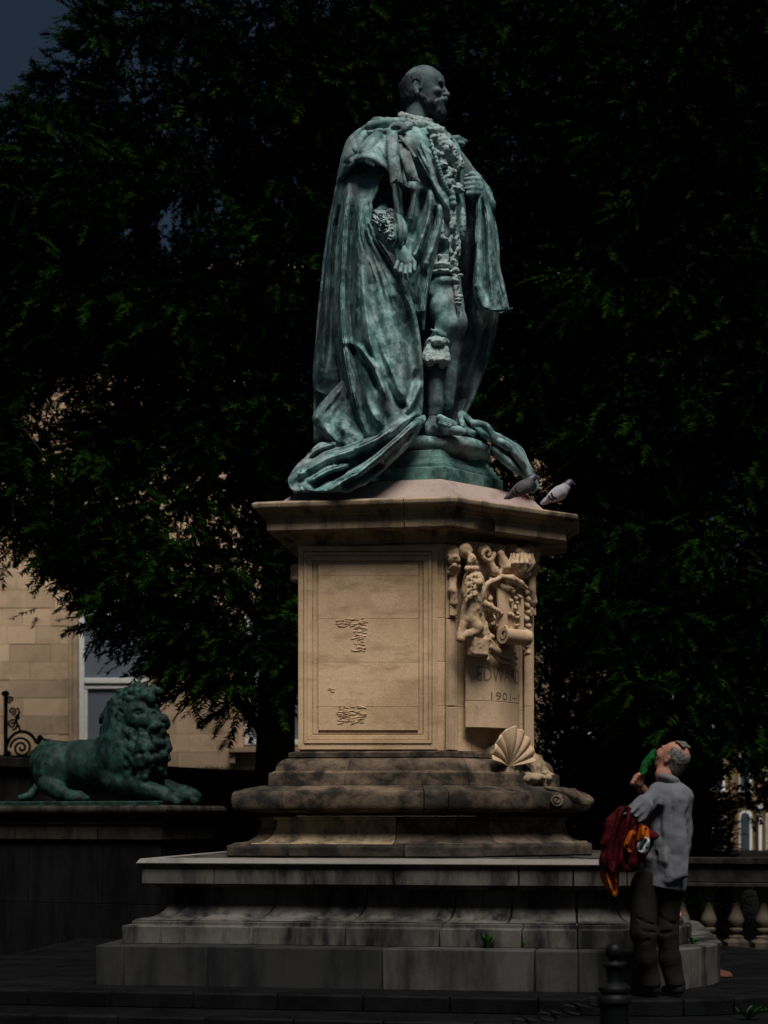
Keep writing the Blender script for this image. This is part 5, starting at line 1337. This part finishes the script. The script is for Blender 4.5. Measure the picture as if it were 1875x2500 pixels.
tree('dark evergreen tree standing behind the others at the far right', 1560, 24.0, [(1330, 300), (1950, 300), (1950, 1500), (1700, 1900), (1360, 1930), (1330, 1500)], (22.5, 25.5), 110, 75, 4, .24, lob=(.45, .75), limbs=10, gapf=.55)
tree('thinner dark evergreen tree between the leftmost tree and the hall', 700, 24.0, [(-250, 560), (200, 520), (380, 400), (640, 280), (900, 600), (900, 1250), (500, 1280), (150, 1260), (-250, 1240)], (22.3, 25.0), 175, 75, 5, .2, lob=(.45, .75), limbs=10, gapf=.36)
# low shrubs along the balustrade
def shrub(label, px, Y, w, h, seed, n=900):
    rg = np.random.default_rng(seed); b = P(px, 2000, Y); b[2] = -.36
    root = thing('shrub', b, label, 'shrub', 'dark shrubs beyond the balustrade')
    d = rg.normal(size=(n, 3)); d /= np.linalg.norm(d, axis=1)[:, None]; d[:, 2] = np.abs(d[:, 2])
    pos = b+d*np.array([w, w*.7, h])*(rg.random(n)**.35)[:, None]
    ax = d+rg.normal(size=d.shape)*.5+np.array([0, 0, .2]); ax /= np.linalg.norm(ax, axis=1)[:, None]; sd = np.cross([0, 0, 1.], ax); sd /= np.linalg.norm(sd, axis=1)[:, None]; nn = np.cross(ax, sd)
    T = TPL[seed % 6]; V = (pos[:, None]+T[None, :, 0:1]*ax[:, None]+T[None, :, 1:2]*sd[:, None]+T[None, :, 2:3]*nn[:, None]).reshape(-1, 3)
    mk('foliage', V, np.arange(len(V)).reshape(-1, 3), M_LEAF, root)
    m = MB()
    for k in range(4): m.tube([b, b+np.array([rg.uniform(-.3, .3), rg.uniform(-.2, .2), h*.7])], [.03, .015], 6)
    m.obj('stem', M_BARK, root)
shrub('dark rounded shrub beside the white post', 1430, 21., 1.0, 2.6, 1, 1300); shrub('tall slender dark shrub just right of the pedestal', 1372, 23., .8, 5.2, 4, 1900); shrub('dark shrub behind the standing man', 1540, 20., 1.3, 3.4, 2, 2400); shrub('dark shrub left of the arched windows', 1635, 22., 1.0, 3.2, 3, 1900)
# ------------------------------------------------------------------ bronze lion on its stone pedestal
YL = 15.3
def L(px, py, d=0.): return P(px, py, YL-d-(px-300)/235.*.30)
th = math.radians(20)
lf = np.array([-math.cos(th), math.sin(th)]); ls = np.array([math.sin(th), math.cos(th)])      # along front to the left, along side to the back
LK = P(392, 2000, 14.55)[:2]
lp = thing('lion_pedestal', (LK[0]-1, LK[1]+.6, -.36), 'dark weathered stone pedestal with moulded cap under the bronze lion', 'pedestal')
LP = Plan([tuple(LK+lf*2.35), tuple(LK), tuple(LK+ls*1.05), tuple(LK+lf*2.35+ls*1.05)])
_uv = uv
def uv_w(u, v, z): return np.array([u, v, z])
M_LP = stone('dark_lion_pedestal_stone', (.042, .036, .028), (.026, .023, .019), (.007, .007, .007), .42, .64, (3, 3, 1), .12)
M_LPD = stone('black_pedestal_stone', (.008, .0083, .0087), (.006, .0062, .0066), (.003, .003, .0034), .4, .62, (3, 3, .6), .15)  # die and foot much darker than the cap and frieze
uv = uv_w
zl_ = P(0, 1966, 14.7)[2]; zcap_ = P(0, 1990, 14.7)[2]; zfr = P(0, 2012, 14.7)[2]; zdie = P(0, 2050, 14.7)[2]
course('cap_moulding', 'cap_stone', LP, [(.06, zcap_), (.10, zcap_+.006)]+[(.10+.045*math.sin(math.pi*i/6), zcap_+.008+(zl_-zcap_-.01)*(1-math.cos(math.pi*i/6))/2) for i in range(1, 6)]+[(.10, zl_)], [.45, .85, 1.5, 2.5, 3.5], M_LP, lp, inner=.6)
course('frieze', 'frieze_stone', LP, [(.04, zdie), (.04, zfr-.015), (.06, zfr), (.06, zcap_-.002)], [.3, .7, 1.5, 2.5, 3.5], M_LP, lp, inner=.5)
hzz = (zdie-.09+.36)/2
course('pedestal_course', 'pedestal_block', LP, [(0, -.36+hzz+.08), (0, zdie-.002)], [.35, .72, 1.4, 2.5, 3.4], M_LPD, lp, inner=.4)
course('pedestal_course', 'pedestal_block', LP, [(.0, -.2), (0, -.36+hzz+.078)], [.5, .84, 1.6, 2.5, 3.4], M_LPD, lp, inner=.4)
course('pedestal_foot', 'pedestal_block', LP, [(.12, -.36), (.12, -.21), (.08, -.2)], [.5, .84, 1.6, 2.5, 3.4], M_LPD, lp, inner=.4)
lion = thing('bronze_lion', L(250, 1962), 'dark green bronze lion lying with raised maned head on a stone pedestal', 'lion statue')
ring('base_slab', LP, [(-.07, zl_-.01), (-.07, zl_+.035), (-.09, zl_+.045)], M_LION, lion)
uv = _uv
X = SDF(L(30, 1970, .7)-[.05, .55, .02], L(500, 1660, -.75)+[.05, .5, .1], .013)
X.path([L(150, 1868, .05), L(215, 1872, .05), L(290, 1868, .05)], [.25, .26, .30], .08)
X.ell(L(140, 1885, .2), (.25, .16, .27), .05); X.ell(L(128, 1865, -.1), (.24, .25, .25), .08)
X.path([L(118, 1915, .3), L(150, 1938, .36), L(195, 1948, .38)], [.11, .075, .07], .03); X.ell(L(190, 1950, .38), (.12, .08, .055), .02)
X.path([L(95, 1920, .05), L(72, 1944, .2), L(38, 1950, .3)], [.06, .045, .03], .02)
X.ell(L(325, 1852, .10), (.36, .34, .36), .08); X.ell(L(324, 1800, .06), (.33, .31, .36), .08); X.ell(L(322, 1750, .03), (.27, .27, .28), .06); X.ell(L(330, 1704, .03), (.18, .18, .13), .05)
X.ell(L(348, 1890, .12), (.22, .22, .2), .06)
# face turned to the right and a little towards the viewer
X.ell(L(345, 1748, .25), (.19, .16, .21), .04); X.path([L(352, 1752, .27), L(378, 1762, .30), L(396, 1766, .30)], [.11, .105, .085], .03)
X.path([L(344, 1733, .29), L(372, 1746, .34), L(398, 1754, .34)], [.06, .045, .045], .025); X.ell(L(402, 1758, .33), (.04, .05, .03), .012)
X.ell(L(384, 1773, .34), (.085, .08, .06), .02); X.ell(L(376, 1776, .42), (.05, .04, .04), .015); X.path([L(362, 1788, .28), L(378, 1792, .30)], [.075, .06], .02); X.cap(L(362, 1782, .44), L(402, 1781, .38), .020, None, .008, 'd')
X.ell(L(338, 1739, .42), (.06, .05, .034), .012, op='d'); X.ell(L(338, 1740, .37), (.03, .03, .02), .006); X.ell(L(377, 1741, .38), (.03, .04, .028), .01, op='d'); X.ell(L(398, 1764, .38), (.02, .02, .012), .005, op='d'); X.path([L(320, 1733, .33), L(336, 1730, .36), L(350, 1736, .36)], .026, .012)
X.path([L(325, 1756, .33), L(345, 1764, .35)], [.04, .035], .03)
for x, y, d in ((279, 1716, .2), (379, 1719, .1)):
    X.ell(L(x, y, d), (.055, .045, .065), .015); X.ell(L(x+3, y+2, d+.05), (.028, .03, .035), .01, op='d')
rl = random.Random(4)
# mane: locks sweeping back round the face, then tiers hanging over neck and chest
for tier, (r0, r1, d0, d1, n_) in enumerate(((38, 62, .30, .26, 26), (52, 80, .27, .18, 28), (62, 92, .18, .04, 26))):
    for k in range(n_):
        a = math.radians(62+(k+rl.uniform(-.4, .4))/n_*235); ca, sa = math.cos(a), -math.sin(a)
        x0, y0 = 346+r0*ca*.95, 1752+r0*sa; x2, y2 = 342+r1*ca*1.0, 1756+r1*sa+rl.uniform(4, 20); xm, ym = (x0+x2)/2+rl.uniform(-6, 6), (y0+y2)/2-6+rl.uniform(-5, 5)
        if x2 > 418: x2 = 418
        X.path([L(x0, y0, d0), L(xm, ym, (d0+d1)/2+.06), L(x2, y2, d1), L(x2-6, y2+8, d1-.02)], [.024, .044, .032, .010], .008)
for tier, (yb, n_, dd) in enumerate(((1796, 10, .34), (1822, 12, .38), (1850, 12, .38), (1876, 10, .34))):
    for k in range(n_):
        f_ = (k+.5)/n_; x = 252+158*f_+rl.uniform(-5, 5); y = yb+rl.uniform(-8, 8)+18*abs(f_-.55)*-1; d_ = dd*math.sqrt(max(.05, 1-(2*f_-1.05)**2))+.04; w = rl.choice((-1, 1))
        X.path([L(x, y-14, d_-.03), L(x+5*w, y, d_+.03), L(x-3*w, y+16, d_+.035), L(x+4*w, y+30, d_-.01)], [.026, .048, .040, .010], .008)
# forelegs and paws
X.path([L(275, 1905, .30), L(335, 1920, .34), L(400, 1942, .33)], [.13, .105, .085], .04); X.ell(L(420, 1952, .33), (.11, .10, .075), .02)
for k in range(3): X.ell(L(430+4*k, 1958, .40-.06*k), (.045, .035, .04), .01)
X.path([L(340, 1905, -.05), L(410, 1930, -.1), L(455, 1940, -.1)], [.13, .1, .09], .03); X.ell(L(462, 1945, -.08), (.13, .12, .085), .02)
for k in range(4): X.ell(L(474+3*k, 1956, .02-.06*k), (.045, .035, .045), .01)
X.rough(L(30, 1970, .7)-[.05, .4, .02], L(500, 1660, -.6)+[.05, .4, .1], .010, 9, 3, 2, (1, 1, .6))
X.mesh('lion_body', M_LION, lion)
# ------------------------------------------------------------------ man looking up at the statue
YM = 9.98
def Mn(px, py, d=0.): return P(px, py, YM-d)
M_SKIN = plain('skin', (.33, .16, .115), .55, nscale=18, c2=(.26, .12, .085), bstr=.1)
M_HAIR = plain('grey_hair', (.17, .16, .155), .75, nscale=70, c2=(.06, .057, .055), bstr=.8)
M_SHIRT = plain('grey_cotton_shirt', (.108, .112, .124), .9, nscale=6, c2=(.082, .087, .098), bstr=.3)
M_TROUS = plain('dark_brown_trousers', (.012, .0105, .009), .9, nscale=7, c2=(.008, .007, .006), bstr=.3)
M_SHOE = plain('black_leather', (.010, .010, .011), .5, spec=.4)
M_RED = plain('dark_red_jacket', (.055, .0025, .005), .8, nscale=6, c2=(.032, .0015, .003), bstr=.3)
M_ORG = plain('orange_lining', (.40, .095, .006), .75, nscale=8, c2=(.24, .048, .003), bstr=.3)
M_GRN = plain('green_cloth', (.004, .07, .014), .8, nscale=9, c2=(.002, .03, .007), bstr=.4)
M_CUFF = plain('pale_blue_cuff', (.36, .39, .40), .8, nscale=9, c2=(.28, .31, .33))
man = thing('person', Mn(1610, 2424), 'man in grey shirt and dark trousers looking up with jackets over his arm', 'person')
F3 = np.array([-.66, .52, .54]); F3 /= np.linalg.norm(F3); U3 = np.array([.40, -.30, .86]); U3 -= F3*(U3@F3); U3 /= np.linalg.norm(U3); S3 = np.cross(F3, U3); S3 = S3 if S3[1] < 0 else -S3
HC = Mn(1643, 1850, 0); MR = np.stack([F3, S3, U3], 1)
def h(x, y, z): return HC+F3*x+S3*y+U3*z
b = SDF(Mn(1470, 2440, .45)-[0, 0, .02], Mn(1710, 1795, -.45)+[0, 0, .02], .0085)
b.ell(h(-.008, 0, .025), (.098, .076, .09), .02, MR); b.ell(h(.032, 0, -.03), (.066, .062, .085), .03, MR); b.ell(h(.045, 0, -.085), (.045, .046, .04), .03, MR)
b.cap(h(.088, -.03, .028), h(.088, .03, .028), .014, None, .015); b.path([h(.094, 0, .02), h(.108, 0, -.005), h(.116, 0, -.025)], [.010, .013, .016], .008)
for s in (-1, 1):
    b.ell(h(.094, .03*s, .008), (.016, .017, .013), .01, MR, 'd'); b.ell(h(.084, .03*s, .008), (.012, .014, .01), .004, MR); b.ell(h(.07, .042*s, -.025), (.03, .02, .025), .02, MR)
    b.ell(h(-.004, .078*s, -.012), (.021, .012, .034), .006, MR); b.ell(h(.002, .088*s, -.008), (.010, .006, .018), .005, MR, 'd')
b.cap(h(.096, -.018, -.056), h(.096, .018, -.056), .009, None, .008); b.cap(h(.09, -.016, -.072), h(.09, .016, -.072), .009, None, .008)
b.path([h(-.015, 0, -.05), Mn(1622, 1893, .0), Mn(1632, 1935, 0)], [.058, .056, .075], .03)
b.path([Mn(1630, 1960, 0), Mn(1620, 2060, 0), Mn(1606, 2140, 0)], [.10, .11, .11], .05)
b.path([Mn(1612, 1948, .05), Mn(1545, 1998, .16), Mn(1522, 2014, .15), Mn(1502, 2030, -.02)], [.05, .045, .042, .032], .02)
b.path([Mn(1640, 1945, -.12), Mn(1605, 1985, -.26), Mn(1568, 1925, -.14)], [.06, .045, .034], .03)
b.ell(Mn(1559, 1908, -.08), (.035, .035, .048), .015)
for k in range(4): b.path([Mn(1566-4.2*k, 1893+6.3*k, -.055), Mn(1557-4.2*k, 1892+6.6*k, -.03), Mn(1550-3.2*k, 1895+6.6*k, -.06)], [.0125, .0125, .011], .004)
b.path([Mn(1568, 1900, -.05), Mn(1568, 1890, -.035), Mn(1562, 1886, -.05)], [.014, .012, .010], .006)
b.ell(Mn(1500, 2034, -.04), (.035, .03, .04), .015)
for k in range(4): b.cap(Mn(1494, 2028+6*k, -.06), Mn(1482, 2034+6*k, -.06), .011, .009, .004)
for (x0, x1, x2, d) in ((1577, 1574, 1588, .05), (1628, 1629, 1650, -.02)): b.path([Mn(x0, 2165, d), Mn(x1, 2280, d+.02), Mn(x2, 2400, d)], [.08, .05, .022], .04)
b.mesh('body', M_SKIN, man)
hr = SDF(HC-.24, HC+.24, .006)
hr.ell(h(-.012, 0, .022), (.1005, .0815, .092), .02, MR); hr.ell(h(-.052, 0, -.05), (.056, .062, .062), .03, MR)
hr.ell(h(.03, 0, .135), (.17, .055, .06), .035, MR, 'd'); hr.ell(h(.105, 0, .0), (.085, .2, .15), .03, MR, 'd')
for s in (-1, 1): hr.ell(h(.006, .088*s, -.018), (.022, .022, .03), .01, MR, 'd')
for k in range(10):
    a = -1+2*k/9.; hr.path([h(.035-.01*a*a, .034*a, .106), h(.0, .042*a, .122), h(-.05, .05*a, .112)], [.006, .007, .004], .004)
hr.rough(HC-.24, HC+.24, .003, 60, 2, 2); hr.mesh('hair', M_HAIR, man)
# shirt
s_ = SDF(Mn(1490, 2180, .5)-[0, 0, .02], Mn(1710, 1870, -.45)+[0, 0, .02], .0068)
s_.ell(Mn(1630, 1950, .0), (.145, .15, .105), .06); s_.path([Mn(1630, 1965, .0), Mn(1626, 2030, .0), Mn(1614, 2090, .0), Mn(1610, 2165, .0)], [.142, .142, .148, .155], .05)
s_.path([Mn(1655, 1950, .02), Mn(1650, 2060, .03), Mn(1640, 2165, .03)], [.085, .085, .085], .06)
s_.path([Mn(1610, 1938, .09), Mn(1572, 1968, .15), Mn(1540, 1998, .20)], [.078, .078, .07], .03)
s_.path([Mn(1650, 1942, -.1), Mn(1612, 1978, -.25), Mn(1590, 1956, -.2)], [.08, .065, .06], .03)
s_.cap(Mn(1530, 2018, .24), Mn(1508, 2036, .26), .078, None, .006, 'd')
for (p_, q__, r_) in (((1648, 1950), (1652, 2140), .022), ((1662, 1955), (1668, 2135), .02), ((1628, 1965), (1622, 2100), .018), ((1640, 2000), (1632, 2150), .016)): s_.cap(Mn(*p_, .135), Mn(*q__, .155), r_, r_*1.2, .03)
for (p_, q__) in (((1600, 1950), (1555, 1990)), ((1606, 1962), (1562, 2006)), ((1590, 1942), (1548, 1982))): s_.cap(Mn(*p_, .165), Mn(*q__, .235), .014, .010, .03)
s_.path([Mn(1606, 1985, .15), Mn(1600, 2030, .15), Mn(1585, 2080, .12)], [.02, .015, .02], .03, 'd')
col = [Mn(1632+17*math.cos(a), 1903+9*math.cos(a)*.6-3*math.sin(a), .02+.062*math.sin(a)) for a in np.linspace(0, 2*math.pi, 18)]; s_.path(col, .022, .015)
for (x0, y0, x1, y1, d) in ((1608, 1968, 1590, 2040, .17), (1622, 1975, 1606, 2060, .165), (1640, 1960, 1636, 2060, .16), (1656, 1965, 1652, 2090, .13), (1632, 2060, 1622, 2140, .16), (1606, 2080, 1590, 2130, .13), (1598, 1958, 1560, 2000, .235), (1586, 1950, 1552, 1986, .235), (1612, 1950, 1592, 1972, .19)):
    s_.path([Mn(x0, y0, d), Mn((x0+x1)/2+3, (y0+y1)/2, d+.012), Mn(x1, y1, d)], [.004, .009, .004], .016, 'd')
s_.box(Mn(1600, 2185, 0), (.5, .5, .055), .01, .006, rot('Y', 9), 'd')
s_.rough(Mn(1500, 2180, .45), Mn(1700, 1890, -.4), .015, 8, 3, 3, (1, 1, .16)); s_.rough(Mn(1500, 2180, .45), Mn(1700, 1890, -.4), .008, 20, 2, 5, (1, 1, .6))
s_.mesh('shirt', M_SHIRT, man)
# trousers
t_ = SDF(Mn(1510, 2430, .4)-[0, 0, .0], Mn(1700, 2110, -.4)+[0, 0, .02], .0075)
t_.ell(Mn(1602, 2150, .0), (.155, .135, .12), .05)
t_.path([Mn(1574, 2165, .05), Mn(1572, 2275, .075), Mn(1578, 2340, .06), Mn(1588, 2398, .04)], [.105, .083, .073, .070], .03)
t_.path([Mn(1628, 2165, -.02), Mn(1626, 2275, .0), Mn(1636, 2340, .0), Mn(1649, 2396, .0)], [.105, .08, .072, .070], .03)
for (x0, y0, x1, y1, d) in ((1556, 2240, 1596, 2258, .175), (1558, 2268, 1600, 2276, .178), (1560, 2300, 1592, 2290, .17), (1606, 2236, 1648, 2256, .10), (1610, 2278, 1646, 2270, .095)):
    t_.path([Mn(x0, y0, d-.05), Mn((x0+x1)/2, (y0+y1)/2+4, d), Mn(x1, y1, d-.05)], [.003, .009, .003], .02, 'd')
t_.rough(Mn(1510, 2430, .4), Mn(1700, 2110, -.4), .016, 6, 3, 6, (1, 1, .45)); t_.box(Mn(1612, 2428, 0), (.5, .5, .062), .004, .004, None, 'd'); t_.mesh('trousers', M_TROUS, man)
for x, d in ((1592, .03), (1652, .0)):
    q_ = SDF(Mn(x-60, 2432, .25)-[0, 0, .02], Mn(x+35, 2378, -.4)+[0, 0, .02], .006)
    q_.path([Mn(x+6, 2404, d), Mn(x+2, 2412, d), Mn(x-10, 2414, d-.07), Mn(x-26, 2417, d-.13)], [.044, .048, .046, .034], .015); q_.box(Mn(x-6, 2432, d-.07), (.25, .3, .022), .004, .004, None, 'd'); q_.mesh('shoe', M_SHOE, man)
# jackets over the arm, green cloth in the hand
jk = thing('folded_jackets', Mn(1510, 2190, .2), 'dark red and orange jackets draped over the man\'s forearm', 'jacket')
j = SDF(Mn(1445, 2210, .5)-[0, 0, .02], Mn(1630, 1955, -.2)+[0, 0, .02], .0068)
j.path([Mn(1548, 2005, .12), Mn(1522, 1990, .16), Mn(1500, 2012, .15), Mn(1488, 2055, .13), Mn(1484, 2098, .12)], [.04, .05, .05, .055, .05], .03)
j.path([Mn(1525, 2000, .10), Mn(1512, 2060, .13), Mn(1514, 2104, .13)], [.06, .07, .05], .03); j.path([Mn(1548, 2035, .18), Mn(1548, 2080, .18), Mn(1542, 2112, .18)], [.04, .05, .05], .02)
j.path([Mn(1570, 2025, .22), Mn(1592, 2040, .23), Mn(1603, 2040, .22)], [.035, .035, .012], .02); j.path([Mn(1584, 2060, .18), Mn(1562, 2092, .2)], [.035, .04], .02)
j.rough(Mn(1445, 2210, .5), Mn(1630, 1955, -.2), .010, 12, 3, 3); j.mesh('red_jacket', M_RED, jk)
sheet('red_sleeve', [
    [(1496, 1990, .10), (1512, 1974, .22), (1532, 1968, .25), (1548, 1980, .20), (1556, 2000, .16)],
    [(1482, 2030, .08), (1502, 2024, .24), (1526, 2022, .25), (1546, 2024, .22), (1556, 2030, .18)],
    [(1470, 2070, .06), (1492, 2072, .24), (1518, 2072, .24), (1542, 2074, .24), (1558, 2076, .20)],
    [(1462, 2104, .05), (1484, 2112, .24), (1512, 2110, .25), (1538, 2114, .24), (1560, 2112, .20)],
    [(1466, 2124, .05), (1486, 2134, .22), (1512, 2122, .23), (1538, 2126, .23), (1556, 2120, .18)]], 60, 70, YM, M_RED, jk,
    [([(1520, 1972), (1496, 2040), (1478, 2120)], 5, .030), ([(1530, 1972), (1508, 2050), (1496, 2128)], 5, -.035), ([(1540, 1978), (1522, 2050), (1512, 2122)], 5, .030), ([(1548, 1990), (1534, 2060), (1526, 2124)], 4, -.03), ([(1552, 2010), (1546, 2070), (1544, 2122)], 5, .02)], .012, (.006, 14))
sheet('orange_hem', [
    [(1466, 2116, .02), (1482, 2126, .18), (1498, 2122, .19), (1512, 2116, .15)],
    [(1464, 2136, .02), (1482, 2146, .18), (1500, 2146, .18), (1512, 2140, .14)],
    [(1474, 2160, .04), (1487, 2168, .17), (1500, 2170, .17), (1511, 2164, .13)],
    [(1488, 2180, .06), (1495, 2186, .14), (1502, 2190, .14), (1509, 2182, .12)]], 30, 40, YM, M_ORG, jk, [([(1480, 2124), (1484, 2150), (1494, 2180)], 4, .02), ([(1492, 2124), (1496, 2150), (1500, 2182)], 4, -.03), ([(1504, 2122), (1506, 2160)], 4, .02)], .01, (.006, 18))
sheet('orange_lining', [
    [(1536, 2030, .22), (1545, 2026, .27), (1552, 2032, .24)], [(1522, 2050, .22), (1536, 2048, .29), (1548, 2050, .25)], [(1514, 2066, .22), (1530, 2070, .29), (1546, 2070, .25)], [(1524, 2078, .22), (1536, 2082, .28), (1544, 2080, .24)]], 24, 30, YM, M_ORG, jk, [([(1544, 2030), (1528, 2068)], 4, .02), ([(1550, 2040), (1538, 2078)], 4, -.03)], .01, (.006, 18))
sheet('orange_cuff', [
    [(1560, 2022, .24), (1570, 2016, .29), (1582, 2020, .25)], [(1556, 2036, .25), (1570, 2034, .31), (1586, 2038, .26)], [(1554, 2054, .26), (1568, 2050, .31), (1586, 2048, .27)]], 24, 24, YM, M_ORG, jk, [([(1570, 2018), (1566, 2052)], 3, .015), ([(1577, 2020), (1578, 2048)], 3, -.02)], .01, (.005, 20))
sheet('pale_cuff', [
    [(1560, 2050, .27), (1571, 2043, .305), (1585, 2046, .28)], [(1556, 2060, .27), (1569, 2056, .31), (1587, 2056, .285)], [(1555, 2070, .27), (1568, 2068, .30), (1586, 2066, .28)], [(1557, 2080, .26), (1568, 2083, .29), (1582, 2078, .27)]], 30, 30, YM, M_CUFF, jk,
    [([(1578, 2048), (1568, 2064), (1562, 2078)], 3.5, -.05), ([(1584, 2050), (1580, 2070)], 3, .015)], .01, (.004, 20))
gc = SDF(Mn(1545, 1910, .3), Mn(1612, 1822, -.3), .005)
gc.path([Mn(1561, 1900, -.05), Mn(1570, 1884, -.05), Mn(1580, 1866, -.06), Mn(1589, 1848, -.07), Mn(1597, 1834, -.08)], [.014, .022, .028, .026, .016], .015)
for k in range(5): gc.path([Mn(1566+2*k, 1894-1.5*k, -.02), Mn(1577+1.5*k, 1866, -.032), Mn(1590+1.5*k, 1840, -.04)], [.006, .008, .005], .008)
gc.rough(Mn(1545, 1910, .3), Mn(1612, 1822, -.3), .008, 22, 2, 2)
tag(gc.mesh('green_cloth', M_GRN), 'bunched green cloth held up to the man\'s face', 'cloth')

# ------------------------------------------------------------------ pigeons on the cornice
M_PIG1 = plain('dark_grey_feathers', (.10, .09, .10), .7, nscale=14, c2=(.05, .046, .055)); M_PIG2 = plain('pale_grey_feathers', (.34, .33, .36), .7, nscale=10, c2=(.26, .255, .285))
M_PIGH = plain('slate_head_feathers', (.035, .045, .075), .5, nscale=20, c2=(.05, .03, .06), spec=.5); M_BAR = plain('black_wing_bar', (.018, .018, .022), .7); M_FOOT = plain('pink_feet', (.45, .10, .08), .6)
def pigeon(px, py, off, label, mb_, sz=1.0, fl=1):
    f0 = SP(px, py, off); k = 300.
    root = thing('pigeon', f0, label, 'pigeon')
    Y0_ = f0[1]; q_ = lambda x, y, d=0.: P(px+x*fl, py+y, Y0_-d)
    B_ = SDF(f0-[.26, .16, .04], f0+[.26, .16, .26], .005)
    B_.ell(q_(2, -23), (.082, .055, .058), .02, rot('Y', -28)); B_.path([q_(10, -28), q_(20, -38)], [.055, .042], .02); B_.path([q_(-14, -14), q_(-28, -5), q_(-38, 0)], [.038, .022, .012], .02)
    bd_ = B_.mesh('body', mb_, root)
    W_ = SDF(f0-[.26, .16, .04], f0+[.26, .16, .26], .005)
    for s in (-1, 1): W_.ell(q_(-4, -22, .043*s), (.085, .022, .044), .01, rot('Y', -32)); W_.path([q_(-16, -14, .04*s), q_(-30, -4, .03*s)], [.025, .010], .01)
    W_.mesh('wing', mb_, root)
    R_ = SDF(f0-[.26, .16, .04], f0+[.26, .16, .26], .004)
    for a0_, b0_ in (((-14, -24), (-2, -12)), ((-20, -18), (-10, -8))): R_.path([q_(*a0_, .066), q_((a0_[0]+b0_[0])/2-2, (a0_[1]+b0_[1])/2+2, .07), q_(*b0_, .064)], .008, .002)
    R_.mesh('wing_bar', M_BAR, root)
    Hh = SDF(f0-[.2, .12, -.05], f0+[.26, .12, .30], .004)
    Hh.path([q_(16, -34), q_(24, -44), q_(30, -50)], [.043, .032, .027], .015); Hh.ell(q_(31, -51), (.03, .025, .026), .01); Hh.cap(q_(39, -49), q_(45, -46), .009, .004, .006); Hh.mesh('head', M_PIGH, root)
    Ft = MB()
    for s in (-.02, .02):
        Ft.tube([q_(2, -9, s), q_(3, 0, s), q_(10, 1, s)], .006, 6)
        Ft.obj('foot', M_FOOT, root); Ft = MB()
pigeon(1272, 1216, .26, 'dark grey pigeon on the cornice nearer the robe', M_PIG1)
pigeon(1360, 1229, .27, 'pale grey pigeon at the right end of the cornice', M_PIG2)

# ------------------------------------------------------------------ small things
M_WEED = plain('weed_leaf', (.025, .09, .016), .7, nscale=30, c2=(.014, .05, .009))
def weed(base, n, hgt, spread, label, seed, lw=.018):
    r = random.Random(seed); m = MB(); base = np.array(base)
    for i in range(n):
        a = r.uniform(0, 6.28); l = hgt*r.uniform(.5, 1.1); e = base+np.array([math.cos(a)*spread*r.random(), math.sin(a)*spread*r.random()*.6, l]); c = (base+e)/2+np.array([0, 0, l*.15]); sd = np.array([-math.sin(a), math.cos(a), 0])*lw*r.uniform(.6, 1.2)
        m.add([base, c+sd, e, c-sd], [(0, 1, 2, 3)])
    tag(m.obj('weed', M_WEED), label, 'plant')
pw = STEP.at(STEP.s_px(0, 1190, -.2)); pp = uv(*(pw[0]-.19*pw[1]), z1+.002)
weed(pp+np.array([0, -.02, 0]), 26, .11, .09, 'bright green weed sprouting from the joint of the granite steps', 1)
weed(P(1278, 2312, 10.45), 8, .04, .04, 'tiny weed right of the larger one in the step joint', 2, .008)
q0 = P(1690, 2296, 10.85); weed([q0[0], q0[1], z1], 16, .05, .07, 'small weed at the rounded end of the granite step', 3, .012)
weed(P(1690, 2404, 10.7)*[1, 1, 0]+[0, 0, .0], 14, .05, .08, 'low weed at the foot of the rounded granite step', 4, .012)
qq = P(1795, 2452, 10.0); weed([qq[0], qq[1]-.35, -.11], 30, .09, .16, 'yellowish weed tuft on the lower platform step', 5, .014)
M_PINK = plain('pink_cloth', (.62, .25, .20), .8, nscale=12, c2=(.45, .16, .12)); M_DK = plain('dark_hair', (.012, .010, .010), .7)
pk = thing('small_bundle', P(1648, 2248, 10.95), 'small pink bundle with dark top on the ledge behind the man\'s legs', 'bundle')
q_ = SDF(P(1620, 2262, 11.2)-[0, .35, .02], P(1680, 2180, 11.2)+[0, .2, .02], .006); f = lambda x, y, d=0: P(x, y, 10.95-d)
q_.ell(f(1648, 2234), (.045, .045, .04), .01); q_.ell(f(1646, 2212), (.04, .04, .03), .015); q_.ell(f(1655, 2222), (.02, .03, .02), .01); q_.rough(f(1620, 2262, .3), f(1680, 2180, -.2), .006, 20, 2); q_.mesh('lower_part', M_PINK, pk)
q_ = SDF(P(1620, 2262, 11.2)-[0, .35, .02], P(1680, 2180, 11.2)+[0, .2, .03], .006); q_.ell(f(1645, 2198), (.04, .045, .025), .01); q_.rough(f(1620, 2262, .3), f(1680, 2180, -.2), .006, 20, 2); q_.mesh('dark_top', M_DK, pk)
M_LFL = plain('brown_leaf_litter', (.11, .04, .028), .9, nscale=20, c2=(.06, .024, .016))
q_ = SDF(P(1740, 2395, 11.4)-[0, .3, .05], P(1800, 2355, 11.4)+[0, .3, .05], .007); f = lambda x, y, d=0: P(x, y, 11.25-d); q_.ell(f(1762, 2382), (.07, .08, .045), .02); q_.ell(f(1776, 2384), (.04, .05, .03), .02); q_.rough(f(1740, 2395, .3), f(1800, 2355, -.3), .012, 18, 2)
tag(q_.mesh('leaf_heap', M_LFL), 'small reddish brown heap on the paving beside the rounded step', 'leaves')
